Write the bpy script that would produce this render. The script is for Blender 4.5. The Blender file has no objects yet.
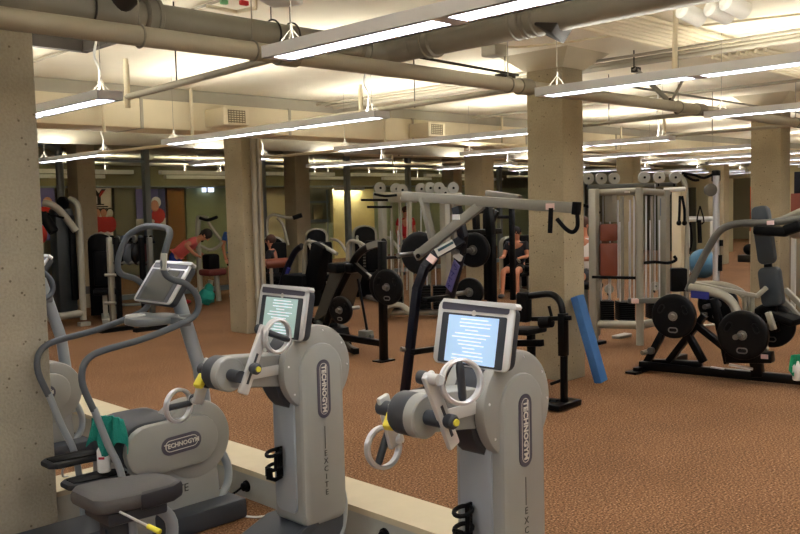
import bpy, bmesh, math, random
from mathutils import Vector, Matrix
random.seed(7)
PI = math.pi
COL = bpy.context.scene.collection
H = 1.75
FN = -0.2            # level of the lower floor in front of the kerb
# ------------------------------------------------------------ camera
_f, _yaw, _p, _ro = 862.7, .7843, .0715, -.02414
_F = Vector((math.sin(_yaw)*math.cos(_p), math.cos(_yaw)*math.cos(_p), -math.sin(_p)))
_R = Vector((math.cos(_yaw), -math.sin(_yaw), 0)); _U = _R.cross(_F)
_r = _R*math.cos(_ro)+_U*math.sin(_ro); _u = -_R*math.sin(_ro)+_U*math.cos(_ro)
cd = bpy.data.cameras.new('camera'); cam = bpy.data.objects.new('camera', cd); COL.objects.link(cam)
M = Matrix.Identity(4)
for i in range(3):
    M[i][0] = _r[i]; M[i][1] = _u[i]; M[i][2] = -_F[i]
M.translation = Vector((0, 0, H)); cam.matrix_world = M
cd.sensor_width = 36; cd.lens = 36*_f/800; cd.clip_start = .05; cd.clip_end = 200
bpy.context.scene.camera = cam
O = Vector((0, 0, H))
def ray(px, py): return _F+_r*((px-400)/_f)-_u*((py-267)/_f)
def AX(px, py, x): d = ray(px, py); return O+d*(x/d.x)      # a sight line met with the plane X = x, Y = y, Z = z
def AY(px, py, y): d = ray(px, py); return O+d*(y/d.y)
def AZ(px, py, z): d = ray(px, py); return O+d*((z-H)/d.z)
def AD(px, py, s): return O+ray(px, py)*s
V = Vector
# ------------------------------------------------------------ materials
MATS = {}
def mat(name, col, rough=.5, metal=0., emit=None, noise=0., nscale=8., bump=0., bscale=40., spec=.5, coat=0., detail=4, trans=0., alpha=1.):
    if name in MATS: return MATS[name]
    m = bpy.data.materials.new(name); m.use_nodes = True; nt = m.node_tree; b = nt.nodes['Principled BSDF']
    col = tuple(pow(c/255., 2.2) for c in col)+(1,)
    b.inputs['Base Color'].default_value = col
    b.inputs['Roughness'].default_value = rough; b.inputs['Metallic'].default_value = metal
    b.inputs['Specular IOR Level'].default_value = spec; b.inputs['Coat Weight'].default_value = coat
    b.inputs['Transmission Weight'].default_value = trans; b.inputs['Alpha'].default_value = alpha
    if emit: b.inputs['Emission Color'].default_value = tuple(emit[:3])+(1,); b.inputs['Emission Strength'].default_value = emit[3]
    if noise or bump:
        tc = nt.nodes.new('ShaderNodeTexCoord')
    if noise:
        n = nt.nodes.new('ShaderNodeTexNoise'); n.inputs['Scale'].default_value = nscale; n.inputs['Detail'].default_value = detail
        nt.links.new(tc.outputs['Object'], n.inputs['Vector'])
        r = nt.nodes.new('ShaderNodeValToRGB'); r.color_ramp.elements[0].position = .3; r.color_ramp.elements[1].position = .7
        r.color_ramp.elements[0].color = tuple(c*(1-noise) for c in col[:3])+(1,)
        r.color_ramp.elements[1].color = tuple(min(1, c*(1+noise)) for c in col[:3])+(1,)
        nt.links.new(n.outputs['Fac'], r.inputs['Fac']); nt.links.new(r.outputs['Color'], b.inputs['Base Color'])
    if bump:
        n2 = nt.nodes.new('ShaderNodeTexNoise'); n2.inputs['Scale'].default_value = bscale; n2.inputs['Detail'].default_value = 3
        nt.links.new(tc.outputs['Object'], n2.inputs['Vector'])
        bp = nt.nodes.new('ShaderNodeBump'); bp.inputs['Strength'].default_value = bump; bp.inputs['Distance'].default_value = .01
        nt.links.new(n2.outputs['Fac'], bp.inputs['Height']); nt.links.new(bp.outputs['Normal'], b.inputs['Normal'])
    MATS[name] = m
    return m
def concrete(name, col, dark=.25):
    m = mat(name, col, .85, noise=.12, nscale=2.2, spec=.3)
    nt = m.node_tree; b = nt.nodes['Principled BSDF']; tc = [n for n in nt.nodes if n.type == 'TEX_COORD'][0]
    ramp = [n for n in nt.nodes if n.type == 'VALTORGB'][0]
    v = nt.nodes.new('ShaderNodeTexVoronoi'); v.inputs['Scale'].default_value = 17; nt.links.new(tc.outputs['Object'], v.inputs['Vector'])
    r = nt.nodes.new('ShaderNodeValToRGB'); r.color_ramp.elements[0].position = .10; r.color_ramp.elements[1].position = .15
    r.color_ramp.elements[0].color = (.45, .42, .38, 1); r.color_ramp.elements[1].color = (1, 1, 1, 1)
    nt.links.new(v.outputs['Distance'], r.inputs['Fac'])
    n3 = nt.nodes.new('ShaderNodeTexNoise'); n3.inputs['Scale'].default_value = 60; n3.inputs['Detail'].default_value = 6
    nt.links.new(tc.outputs['Object'], n3.inputs['Vector'])
    r3 = nt.nodes.new('ShaderNodeValToRGB'); r3.color_ramp.elements[0].position = .3; r3.color_ramp.elements[1].position = .6
    r3.color_ramp.elements[0].color = (.86, .86, .85, 1); r3.color_ramp.elements[1].color = (1, 1, 1, 1)
    nt.links.new(n3.outputs['Fac'], r3.inputs['Fac'])
    last = ramp.outputs['Color']
    for rr in (r, r3):
        mx = nt.nodes.new('ShaderNodeMix'); mx.data_type = 'RGBA'; mx.blend_type = 'MULTIPLY'; mx.inputs['Factor'].default_value = 1
        nt.links.new(last, mx.inputs['A']); nt.links.new(rr.outputs['Color'], mx.inputs['B']); last = mx.outputs['Result']
    nt.links.new(last, b.inputs['Base Color'])
    bp = nt.nodes.new('ShaderNodeBump'); bp.inputs['Strength'].default_value = .5; bp.inputs['Distance'].default_value = .01
    nt.links.new(n3.outputs['Fac'], bp.inputs['Height']); nt.links.new(bp.outputs['Normal'], b.inputs['Normal'])
    return m
def carpet(name):
    m = mat(name, (150, 95, 60), 1., spec=.1); nt = m.node_tree; b = nt.nodes['Principled BSDF']
    tc = nt.nodes.new('ShaderNodeTexCoord')
    n = nt.nodes.new('ShaderNodeTexNoise'); n.inputs['Scale'].default_value = 75; n.inputs['Detail'].default_value = 4; n.inputs['Roughness'].default_value = .7
    nt.links.new(tc.outputs['Object'], n.inputs['Vector'])
    r = nt.nodes.new('ShaderNodeValToRGB'); cr = r.color_ramp
    cr.elements[0].position = .34; cr.elements[0].color = (.04, .02, .01, 1)
    cr.elements[1].position = .70; cr.elements[1].color = (.63, .40, .24, 1)
    e = cr.elements.new(.45); e.color = (.155, .080, .039, 1)
    e = cr.elements.new(.56); e.color = (.28, .143, .071, 1)
    nt.links.new(n.outputs['Fac'], r.inputs['Fac'])
    n2 = nt.nodes.new('ShaderNodeTexNoise'); n2.inputs['Scale'].default_value = 1.1; n2.inputs['Detail'].default_value = 2
    nt.links.new(tc.outputs['Object'], n2.inputs['Vector'])
    r2 = nt.nodes.new('ShaderNodeValToRGB'); r2.color_ramp.elements[0].color = (.82, .82, .82, 1); r2.color_ramp.elements[0].position = .3; r2.color_ramp.elements[1].position = .7
    nt.links.new(n2.outputs['Fac'], r2.inputs['Fac'])
    mx = nt.nodes.new('ShaderNodeMix'); mx.data_type = 'RGBA'; mx.blend_type = 'MULTIPLY'; mx.inputs['Factor'].default_value = 1
    nt.links.new(r.outputs['Color'], mx.inputs['A']); nt.links.new(r2.outputs['Color'], mx.inputs['B']); nt.links.new(mx.outputs['Result'], b.inputs['Base Color'])
    bp = nt.nodes.new('ShaderNodeBump'); bp.inputs['Strength'].default_value = .3; bp.inputs['Distance'].default_value = .005
    nt.links.new(n.outputs['Fac'], bp.inputs['Height']); nt.links.new(bp.outputs['Normal'], b.inputs['Normal'])
    return m
CARPET = carpet('speckled_carpet')
CONC = concrete('column_concrete', (166, 154, 128))
CONC2 = concrete('pillar_concrete', (168, 162, 146))
CEIL = mat('painted_ceiling', (232, 226, 206), .9, noise=.05, nscale=1.5, bump=.3, bscale=12, spec=.2)
CREAM = mat('cream_paint', (220, 209, 180), .7, noise=.04, nscale=3)
PIPE = mat('painted_pipe', (158, 152, 136), .55, noise=.05, nscale=4)
DUCTG = mat('grey_duct', (128, 124, 112), .5, noise=.06, nscale=6)
DARKG = mat('dark_steel', (38, 32, 26), .6)
FIXT = mat('lamp_housing', (232, 234, 238), .45)
KERBT = mat('kerb_top', (198, 186, 156), .7, noise=.05, nscale=4)
KERBF = mat('kerb_face', (172, 173, 164), .6, noise=.05, nscale=4)
SILV = mat('silver_plastic', (142, 143, 139), .38, noise=.02, nscale=5, spec=.5, coat=.15)
SILVL = mat('light_silver', (204, 205, 203), .3, metal=.35)
CHROME = mat('brushed_metal', (215, 216, 218), .32, metal=.6)
GREYP = mat('grey_paint', (150, 158, 164), .35, metal=.2)
CHAR = mat('charcoal_plastic', (50, 54, 60), .5)
RUBB = mat('dark_rubber', (32, 33, 36), .65)
GRIP = mat('grip_rubber', (78, 84, 90), .6)
BLACK = mat('black_gloss', (9, 9, 10), .3, spec=.2)
BLACKM = mat('black_matt', (12, 12, 13), .6, spec=.12)
YELL = mat('yellow_plastic', (225, 215, 70), .45)
SEATG = mat('grey_vinyl', (72, 70, 69), .55, bump=.1, bscale=90)
SEATD = mat('dark_vinyl', (34, 34, 40), .5)
WHITE = mat('white_plastic', (225, 225, 220), .4)
FRAMEG = mat('machine_silver', (150, 146, 132), .4, metal=.3)
FRAMED = mat('machine_graphite', (92, 92, 86), .45, metal=.2)
REDV = mat('brown_red_vinyl', (112, 56, 38), .5)
CABLE = mat('steel_cable', (90, 90, 90), .4, metal=.5)
BLUEF = mat('blue_foam', (62, 108, 165), .8, noise=.12, nscale=7)
TEAL = mat('teal_cloth', (36, 138, 124), .95, bump=.6, bscale=120)
SKIN = mat('skin', (190, 125, 95), .6)
# ------------------------------------------------------------ mesh builder
class MB:
    def __init__(s): s.v = []; s.f = []
    def add(s, vs, fs):
        o = len(s.v); s.v += [V(v) for v in vs]; s.f += [[i+o for i in f] for f in fs]; return s
    def bm(s, bm, m=None):
        bm.verts.index_update()
        s.add([(m @ v.co) if m else v.co for v in bm.verts], [[v.index for v in f.verts] for f in bm.faces]); bm.free(); return s
    def box(s, c, d, rot=None, bev=0, seg=2):
        b = bmesh.new(); bmesh.ops.create_cube(b, size=1)
        for v in b.verts: v.co = V((v.co.x*d[0], v.co.y*d[1], v.co.z*d[2]))
        if bev: bmesh.ops.bevel(b, geom=list(b.edges), offset=min(bev, min(d)*.49), segments=seg, affect='EDGES', profile=.5)
        m = Matrix.Translation(V(c)) @ (rot.to_4x4() if rot else Matrix.Identity(4)); return s.bm(b, m)
    def span(s, a, b, bev=0): # box from corner a to corner b
        a = V(a); b = V(b); return s.box((a+b)/2, [abs(x) for x in (b-a)], bev=bev)
    def beam(s, a, b, w, h, up=(0, 0, 1), bev=0, ext=0): # rectangular bar along a-b, w across, h along up
        a = V(a); b = V(b); d = (b-a); L = d.length+2*ext; d.normalize(); up = V(up)
        x = d; y = up.cross(x)
        if y.length < 1e-4: y = V((0, 1, 0)).cross(x)
        y.normalize(); z = x.cross(y)
        r = Matrix((x, y, z)).transposed(); return s.box((a+b)/2, (L, w, h), r, bev)
    def frame(s, pts, i, closed):
        n = len(pts)
        a = pts[(i-1) % n] if (i or closed) else pts[i]; b = pts[(i+1) % n] if (i < n-1 or closed) else pts[i]
        return (b-a).normalized()
    def tube(s, pts, r, n=10, closed=False, flat=None):
        pts = [V(p) for p in pts]; N = len(pts); rs = r if isinstance(r, (list, tuple)) else [r]*N
        t = s.frame(pts, 0, closed); nrm = t.orthogonal().normalized(); vs = []
        for i, p in enumerate(pts):
            t = s.frame(pts, i, closed); nrm = (nrm-t*nrm.dot(t)).normalized(); bn = t.cross(nrm)
            for k in range(n):
                a = 2*PI*k/n; vs.append(p+(nrm*math.cos(a)+bn*math.sin(a))*rs[i])
        fs = []
        for i in range(N if closed else N-1):
            for k in range(n):
                a = i*n+k; b = i*n+(k+1) % n; j = (i+1) % N
                fs.append([a, b, j*n+(k+1) % n, j*n+k])
        if not closed: fs += [list(range(n))[::-1], [(N-1)*n+k for k in range(n)]]
        return s.add(vs, fs)
    def cyl(s, a, b, r, r2=None, n=24): return s.tube([a, b], [r, r if r2 is None else r2], n)
    def lathe(s, c, axis, prof, n=32, caps=True): # prof list of (t along axis, radius)
        c = V(c); ax = V(axis).normalized(); u = ax.orthogonal().normalized(); w = ax.cross(u); vs = []; fs = []
        for t, r in prof:
            for k in range(n):
                a = 2*PI*k/n; vs.append(c+ax*t+(u*math.cos(a)+w*math.sin(a))*max(r, 1e-4))
        m = len(prof)
        for i in range(m-1):
            for k in range(n): fs.append([i*n+k, i*n+(k+1) % n, (i+1)*n+(k+1) % n, (i+1)*n+k])
        if caps: fs += [list(range(n))[::-1], [(m-1)*n+k for k in range(n)]]
        return s.add(vs, fs)
    def prism(s, outline, ext): # outline: 3D points in a plane; ext vector
        p = [V(q) for q in outline]; e = V(ext); n = len(p)
        return s.add(p+[q+e for q in p], [list(range(n))[::-1], list(range(n, 2*n))]+[[i, (i+1) % n, n+(i+1) % n, n+i] for i in range(n)])
    def rprism(s, outline, ext, bev): # prism with softened rims
        p = [V(q) for q in outline]; e = V(ext); L = e.length; d = e/L; c = sum(p, V())/len(p)
        def shrink(k): return [q+(c-q).normalized()*k for q in p]
        rings = [[q for q in shrink(bev)], [q+d*bev*.3 for q in shrink(bev*.3)], [q+d*bev for q in p], [q+d*(L-bev) for q in p], [q+d*(L-bev*.3) for q in shrink(bev*.3)], [q+e for q in shrink(bev)]]
        n = len(p); vs = [q for r in rings for q in r]; fs = [list(range(n))[::-1], list(range(5*n, 6*n))]
        for j in range(5):
            for i in range(n): fs.append([j*n+i, j*n+(i+1) % n, (j+1)*n+(i+1) % n, (j+1)*n+i])
        return s.add(vs, fs)
    def torus(s, c, axis, R, r, n=36, m=10, sx=1.):
        c = V(c); ax = V(axis).normalized(); u = ax.orthogonal().normalized(); w = ax.cross(u)
        return s.tube([c+(u*math.cos(2*PI*k/n)+w*math.sin(2*PI*k/n))*R for k in range(n)], r, m, True)
    def ball(s, c, r, seg=16, sc=(1, 1, 1), rot=None):
        b = bmesh.new(); bmesh.ops.create_uvsphere(b, u_segments=seg, v_segments=max(6, seg//2), radius=r)
        m = Matrix.Translation(V(c)) @ (rot.to_4x4() if rot else Matrix.Identity(4)) @ Matrix.Diagonal((sc[0], sc[1], sc[2], 1)); return s.bm(b, m)
def smooth(pts, k=6, closed=False): # Catmull-Rom through the points
    pts = [V(p) for p in pts]; n = len(pts); out = []
    for i in range(n if closed else n-1):
        p0 = pts[(i-1) % n] if (i or closed) else pts[0]; p1 = pts[i]; p2 = pts[(i+1) % n]; p3 = pts[(i+2) % n] if (i+2 < n or closed) else pts[-1]
        for j in range(k):
            t = j/k; out.append(.5*((2*p1)+(p2-p0)*t+(2*p0-5*p1+4*p2-p3)*t*t+(3*p1-p0-3*p2+p3)*t**3))
    if not closed: out.append(pts[-1])
    return out
def stad(c, u, w, a, b, n=10): # stadium outline, half length a along u, radius b along w
    c = V(c); u = V(u); w = V(w); out = []
    for sgn in (1, -1):
        for k in range(n+1):
            t = -PI/2+PI*k/n; out.append(c+u*sgn*(a-b+b*math.cos(t))+w*sgn*b*math.sin(t))
    return out
def circ(c, u, w, r, n=32): return [V(c)+V(u)*r*math.cos(2*PI*k/n)+V(w)*r*math.sin(2*PI*k/n) for k in range(n)]
def rrect(c, u, w, a, b, r, n=4):
    c = V(c); u = V(u); w = V(w); out = []
    for q, (sx, sy) in enumerate(((1, 1), (-1, 1), (-1, -1), (1, -1))):
        for k in range(n+1):
            t = PI/2*q+PI/2*k/n; out.append(c+u*(sx*(a-r)+r*math.cos(t))+w*(sy*(b-r)+r*math.sin(t)))
    return out
def wpos(o):
    p = V((0, 0, 0))
    while o: p = p+o.location; o = o.parent
    return p
def tag(o, label=None, cat=None, group=None, kind=None):
    if label: o['label'] = label
    if cat: o['category'] = cat
    if group: o['group'] = group
    if kind: o['kind'] = kind
    return o
def obj(name, mb, m, parent=None, sharp=38, **kw): # coordinates in mb are world coordinates at build time
    off = wpos(parent); me = bpy.data.meshes.new(name)
    me.from_pydata([v-off for v in mb.v], [], mb.f); me.materials.append(m)
    b = bmesh.new(); b.from_mesh(me); bmesh.ops.recalc_face_normals(b, faces=b.faces); b.to_mesh(me); b.free()
    for p in me.polygons: p.use_smooth = True
    me.set_sharp_from_angle(angle=math.radians(sharp))
    o = bpy.data.objects.new(name, me); COL.objects.link(o)
    if parent: o.parent = parent
    return tag(o, **kw)
def thing(name, label, cat, loc=(0, 0, 0), group=None):
    o = bpy.data.objects.new(name, None); COL.objects.link(o); o.location = V(loc); o.empty_display_size = .1
    return tag(o, label, cat, group)
def struct(name, mb, m, parent=None): return obj(name, mb, m, parent, kind=None if parent else 'structure')
def children(o): return [c for c in bpy.data.objects if c.parent == o]
def copy_tree(o, loc=None, rz=None, label=None, parent=None, swap=None):
    c = o.copy(); COL.objects.link(c); c.parent = parent
    if loc is not None: c.location = V(loc)
    if rz is not None: c.rotation_euler.z = rz
    if label: c['label'] = label
    for ch in list(children(o)): copy_tree(ch, parent=c)
    return c
def text_mb(s, c, right, up, size, ext=.002, bold=0.0):
    cu = bpy.data.curves.new('t', 'FONT'); cu.body = s; cu.size = size; cu.extrude = ext; cu.align_x = 'CENTER'; cu.align_y = 'CENTER'; cu.offset = bold; cu.resolution_u = 2
    o = bpy.data.objects.new('t', cu); COL.objects.link(o); dg = bpy.context.evaluated_depsgraph_get()
    me = o.evaluated_get(dg).to_mesh(); right = V(right).normalized(); up = V(up).normalized(); nn = right.cross(up); c = V(c)
    mb = MB().add([c+right*v.co.x+up*v.co.y+nn*v.co.z for v in me.vertices], [list(p.vertices) for p in me.polygons])
    o.evaluated_get(dg).to_mesh_clear(); bpy.data.objects.remove(o); bpy.data.curves.remove(cu); return mb
# ------------------------------------------------------------ the setting
X0, X1, Y0, Y1 = -6, 27, -7, 16.05
KX = 3.27; RY = 5.31
fl = MB()   # upper floor: everything beyond the kerb; lower floor: the machine bay
fl.span((KX+.3, Y0, -.3), (X1+9, 26, 0))
struct('floor', fl, CARPET)
struct('floor', MB().span((X0, Y0, FN-.2), (KX+.02, 26, FN)), CARPET)
struct('trim_1', MB().span((KX, Y0, -.28), (KX+.32, 26, -.004)), KERBF)
struct('trim_2', MB().span((KX-.004, Y0, -.03), (KX+.33, 25, .006)), KERBT)
struct('trim_3', MB().span((1.3, RY, -.28), (KX, RY+.32, -.004)), KERBF)
struct('trim_4', MB().span((1.3, RY-.004, -.03), (KX-.004, RY+.33, .005)), KERBT)
CZ = 3.17
struct('ceiling', MB().span((X0, Y0, CZ), (X1, 16.3, CZ+.3)), CEIL)
wl = MB().span((X0-.3, Y0, -.4), (X0, -4, 3.5)).span((X0-.3, 5, -.4), (X0, 26, 3.5)).span((X0-.3, -4, -.4), (X0, 5, .7)).span((X0-.3, -4, 2.8), (X0, 5, 3.5))
struct('wall_left', wl, CREAM)
wf = MB().span((X0-.2, -4, .7), (X0-.1, 5, .78)).span((X0-.2, -4, 2.72), (X0-.1, 5, 2.8))
for k in range(7): wf.span((X0-.2, -4+k*1.49, .7), (X0-.1, -3.94+k*1.49, 2.8))
w_ = struct('window_20', MB().span((X0-.16, -4, .75), (X0-.15, 5, 2.75)), mat('clear_glass', (240, 245, 245), .02, alpha=.08))  # unseen side window, added to give the foreground a cool fill
obj('window_frame', wf, mat('mullion_grey', (126, 134, 134), .4, metal=.3), w_)
ld = bpy.data.lights.new('daylight', 'AREA'); ld.shape = 'RECTANGLE'; ld.size = 8.6; ld.size_y = 1.9; ld.energy = 330; ld.color = (.78, .88, 1.)  # area lamp outside the added window, standing in for daylight
lo_ = bpy.data.objects.new('daylight', ld); COL.objects.link(lo_); lo_.location = (X0-.5, .5, 1.8); lo_.rotation_euler = (0, -PI/2, 0)
struct('wall_near', MB().span((X0, Y0-.3, -.4), (X1+9, Y0, 3.5)), CREAM)
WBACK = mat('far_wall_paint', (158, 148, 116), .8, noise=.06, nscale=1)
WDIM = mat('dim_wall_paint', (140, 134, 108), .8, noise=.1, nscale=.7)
wr = MB()
wr.span((X1, Y0, -.1), (X1+.3, 10.6, 3.2)); wr.span((X1, 12.1, -.1), (X1+.3, 16.3, 3.2)); wr.span((X1, 10.6, 2.35), (X1+.3, 12.1, 3.2))
struct('wall_right', wr, WBACK)
CAPM = mat('capital_paint', (192, 183, 158), .85, noise=.08, nscale=2)
# columns on a grid, each with a flared capital
def column(x, y, label, m=CONC, w=.35, d=.42, z0=0, capital=True):
    t = thing('concrete_column', label, 'column', (x, y, z0), 'concrete columns')
    obj('shaft', MB().span((x, y, z0), (x+w, y+d, CZ), bev=.012), m, t)
    if capital:
        a = .2; z = CZ-.15; lo = [(x-.01, y-.01, z), (x+w+.01, y-.01, z), (x+w+.01, y+d+.01, z), (x-.01, y+d+.01, z)]
        hi = [(x-a, y-a, CZ+.01), (x+w+a, y-a, CZ+.01), (x+w+a, y+d+a, CZ+.01), (x-a, y+d+a, CZ+.01)]
        obj('capital', MB().add(lo+hi, [[3, 2, 1, 0], [4, 5, 6, 7]]+[[i, (i+1) % 4, 4+(i+1) % 4, 4+i] for i in range(4)]), CAPM if m is CONC else m, t, sharp=5)
    return t
column(1.41, 5.25, 'massive pitted grey concrete pillar at the left edge beside the stepper', CONC2, w=.77, d=.5, z0=FN)
column(6.96, 4.74, 'tall concrete column with a blue foam mat leaning on it')
c2 = column(6.95, 10.02, 'concrete column left of centre with a cream downpipe on its right side')
column(12.3, 4.78, 'concrete column behind the black padded upright of the seated press')
column(12.12, 10.0, 'brown concrete column rising behind the grey lever arm of the row machine')
column(17.4, 10.0, 'far concrete column seen above the brown padded cable tower')
column(22.0, 10.0, 'farthest right concrete column beside the doorway to the orange posters', w=.32)
column(7.0, 15.25, 'dark concrete column at the far left behind the grey cable machine')
column(12.0, 15.25, 'brown concrete column with its dark side, behind the seated man', w=.4)
column(17.3, 15.25, 'dark far column behind the left cable tower')
# ------------------------------------------------------------ pendant lamps
LB = mat('back_lamp', (255, 250, 230), .4, emit=(1, .95, .82, 60))
LENS = mat('lamp_lens', (235, 235, 255), .3, emit=(.86, .88, 1., 20.0))
UPL = mat('lamp_upper_lens', (255, 250, 240), .3, emit=(1., .95, .84, 32.))
def make_fixture(L=3.3, seg=3):
    t = thing('pendant_lamp', '', 'ceiling lamp', (0, 0, 0), 'pendant strip lamps')
    w = .17; h = .055; b = MB()
    b.span((-w/2, 0, 0), (-w/2+.012, L, h)); b.span((w/2-.012, 0, 0), (w/2, L, h)); b.span((-w/2, 0, 0), (w/2, .05, h)); b.span((-w/2, L-.05, 0), (w/2, L, h))
    b.span((-w/2, 0, .02), (w/2, L, .03)); b.span((-w/2, 0, 0), (-w/2+.03, L, .012)); b.span((w/2-.03, 0, 0), (w/2, L, .012))
    for k in range(1, seg): y = L*k/seg; b.span((-w/2, y-.04, -.001), (w/2, y+.04, h))
    obj('housing', b, FIXT, t)
    for k in range(seg):
        y0 = L*k/seg+.05; y1 = L*(k+1)/seg-.05
        obj('lens', MB().span((-w/2+.03, y0, .004), (w/2-.03, y1, .016)), LENS, t)
        obj('upper_lens', MB().span((-w/2+.02, y0, .034), (w/2-.02, y1, .044)), UPL, t)
    for y in (.12, L-.12):
        c = MB(); zt = CZ-2.45
        c.tube([(0, y, .13), (0, y, zt)], .002, 5)
        for dx, dy in ((-.05, -.04), (.05, -.04), (-.05, .04), (.05, .04)): c.tube([(dx, y+dy, .05), (0, y, .13)], .002, 5)
        c.cyl((0, y, .125), (0, y, .15), .007, n=8)
        obj('hanger', c, mat('hanger_wire', (120, 116, 106), .5), t)
    c = MB(); c.tube(smooth([(0.02, .2, .05), (.03, .19, .2), (.015, .22, .3), (.03, .2, .45), (.02, .2, CZ-2.45-.01)], 5), .008, 6); c.box((.02, .2, CZ-2.45-.02), (.12, .08, .035))
    obj('power_cord', c, WHITE, t)
    return t
fx0 = make_fixture(); fxs = make_fixture(2.0, 2)
ords = ['first', 'second', 'third', 'fourth', 'fifth', 'sixth', 'seventh', 'eighth', 'ninth', 'tenth']
special = {(2.45, .1): 'large strip lamp nearest the camera, crossing the top centre of the picture',
           (4.75, .1): 'strip lamp crossing the upper right in front of the tall column',
           (7.3, .1): 'strip lamp at the right edge in front of the second column capital',
           (2.5, 5.1): 'strip lamp at the upper left beside the massive pillar',
           (4.75, 5.0): 'strip lamp crossing above the left column with the cream downpipe',
           (7.2, 5.05): 'strip lamp whose near end is hidden by the tall central column',
           (4.9, 9.95): 'small strip lamp at the far left below the round duct',
           (7.3, 9.95): 'strip lamp passing behind the top of the left column',
           (9.65, 9.95): 'strip lamp hanging in front of the brown column by the glass wall'}
rows = [(2.45, .1), (4.75, .1), (7.3, .1), (2.5, 5.1), (4.75, 5.0), (7.2, 5.05), (4.9, 9.95), (7.3, 9.95), (9.65, 9.95)]
for i, X in enumerate((9.62, 12.4, 14.85, 17.5, 20.1, 22.6, 25.1)):
    rows.append((X, 5.05)); special[(X, 5.05)] = 'strip lamp of the middle file, %s beyond the tall column' % ords[i]
for i, X in enumerate((12.95, 15.4, 18.1, 20.7, 23.2, 25.6)):
    rows.append((X, 9.95)); special[(X, 9.95)] = 'strip lamp of the glass wall file, %s right of the brown column' % ords[i]
for X in (9.7, 12.1): rows.append((X, .1)); special[(X, .1)] = 'strip lamp of the near file beyond the right edge, %s' % ('closer' if X < 10 else 'farther')
for X, Y in ((.05, .1), (.05, 5.1), (2.5, 9.95), (2.45, -4.8), (4.75, -4.8), (7.3, -4.8), (-2.4, .1), (0, -4.8)):
    rows.append((X, Y)); special[(X, Y)] = 'strip lamp outside the picture, over the near end of the room'
for i, (X, Y) in enumerate(rows):
    sh = Y == 9.95
    o = fx0 if i == 0 else fxs if (X, Y) == (4.9, 9.95) else copy_tree(fxs if sh else fx0)
    o.location = (X+.08, Y, 2.45); o['label'] = special[(X, Y)]
    if Y == .1 and X > 0: o.location.y = {2.45: .03, 4.75: .15, 7.3: .2}.get(X, .15)
# ------------------------------------------------------------ pipes and ducts
def pipe(name, label, pts, r, m=PIPE, cat='pipe', group=None, n=14, k=0, extra=None):
    o = obj(name, MB().tube(smooth(pts, k) if k else pts, r, n), m); return tag(o, label, cat, group)
def hoop(p, r, top=CZ): # ring hanger on a rod
    m = MB().torus(p, (1, 0, 0), r, .006, 20, 6); m.tube([V(p)+V((0, 0, r)), (p[0], p[1], top)], .004, 6); return m
t = thing('sprinkler_main', 'long beige sprinkler main crossing the picture under the ceiling in front of the pillars', 'pipe', (2, 4.1, 2.64))
obj('main_pipe', MB().tube([(-4, 4.1, 2.645), (24, 4.1, 2.645)], .052, 18), PIPE, t)
for x in (2.25, 2.95, 5.3, 8.0, 11): obj('ring_hanger', hoop((x, 4.1, 2.645), .058), DUCTG, t)
for x in (3.19, 5.5, 8.45, 11.2): obj('coupling', MB().cyl((x-.07, 4.1, 2.645), (x+.07, 4.1, 2.645), .064, n=18), DUCTG, t)
brs = [(3.17, 'branch pipe running from the main to the near left lamp'), (5.52, 'branch pipe running from the main above the centre lamps'), (8.7, 'branch pipe running from the main behind the tall column'), (11.3, 'branch pipe behind the second column')]
for i, (x, lb) in enumerate(brs):
    t = thing('sprinkler_branch', lb, 'pipe', (x, 6, 2.6), 'sprinkler branch pipes')
    y1 = 8.95 if i else 6.0
    obj('branch_pipe', MB().tube([(x, 4.14, 2.64), (x, y1, 2.6)], .024, 12), PIPE, t)
    obj('riser', MB().tube([(x, 6.0, 2.52), (x, 6.0, 2.84)], .022, 12).cyl((x, 6, 2.84), (x, 6, 2.88), .018, n=10), CREAM, t)
    obj('hanger', MB().tube([(x, 5.3, 2.6), (x, 5.3, CZ)], .005, 6), DARKG, t)
pipe('conduit', 'thin pipe running from the far lamp across to the right of the left column', [(4.9, 8.3, 2.46), (4.85, 9.95, 2.46)], .018, CREAM, n=8)
pipe('conduit', 'thin pipe joining the lamps above the brown column', [(7.25, 8.3, 2.46), (7.3, 9.95, 2.46)], .018, CREAM, n=8)
# big drain pipe: along X behind the main, elbow, then along Y towards the upper right
t = thing('drain_pipe', 'thick grey drain pipe behind the beige main, turning to the upper right corner', 'pipe', (4.3, 4.4, 2.8))
obj('pipe_run', MB().tube([(.5, 4.45, 2.83), (4.1, 4.45, 2.83)], .085, 20), DUCTG, t)
obj('pipe_run', MB().tube(smooth([(4.08, 4.45, 2.83), (4.3, 4.42, 2.84), (4.4, 4.2, 2.86)], 5)+[V((4.4, -3, 2.88))], .1, 20), DUCTG, t)
for p, ax in (((2.5, 4.45, 2.83), (1, 0, 0)), ((4.1, 4.45, 2.83), (1, 0, 0)), ((4.4, 4.05, 2.86), (0, 1, 0)), ((4.4, 3.3, 2.87), (0, 1, 0)), ((4.4, 3.2, 2.87), (0, 1, 0))):
    obj('collar', MB().lathe(V(p)-V(ax)*.05, ax, [(0, .1), (.01, .115), (.03, .115), (.035, .106), (.065, .106), (.07, .115), (.09, .115), (.1, .1)], 20), DUCTG, t)
for p in ((2.15, 4.45, 2.83), (3.35, 4.45, 2.83), (3.5, 4.45, 2.83)): obj('ring_hanger', hoop(p, .1), DARKG, t)
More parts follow.
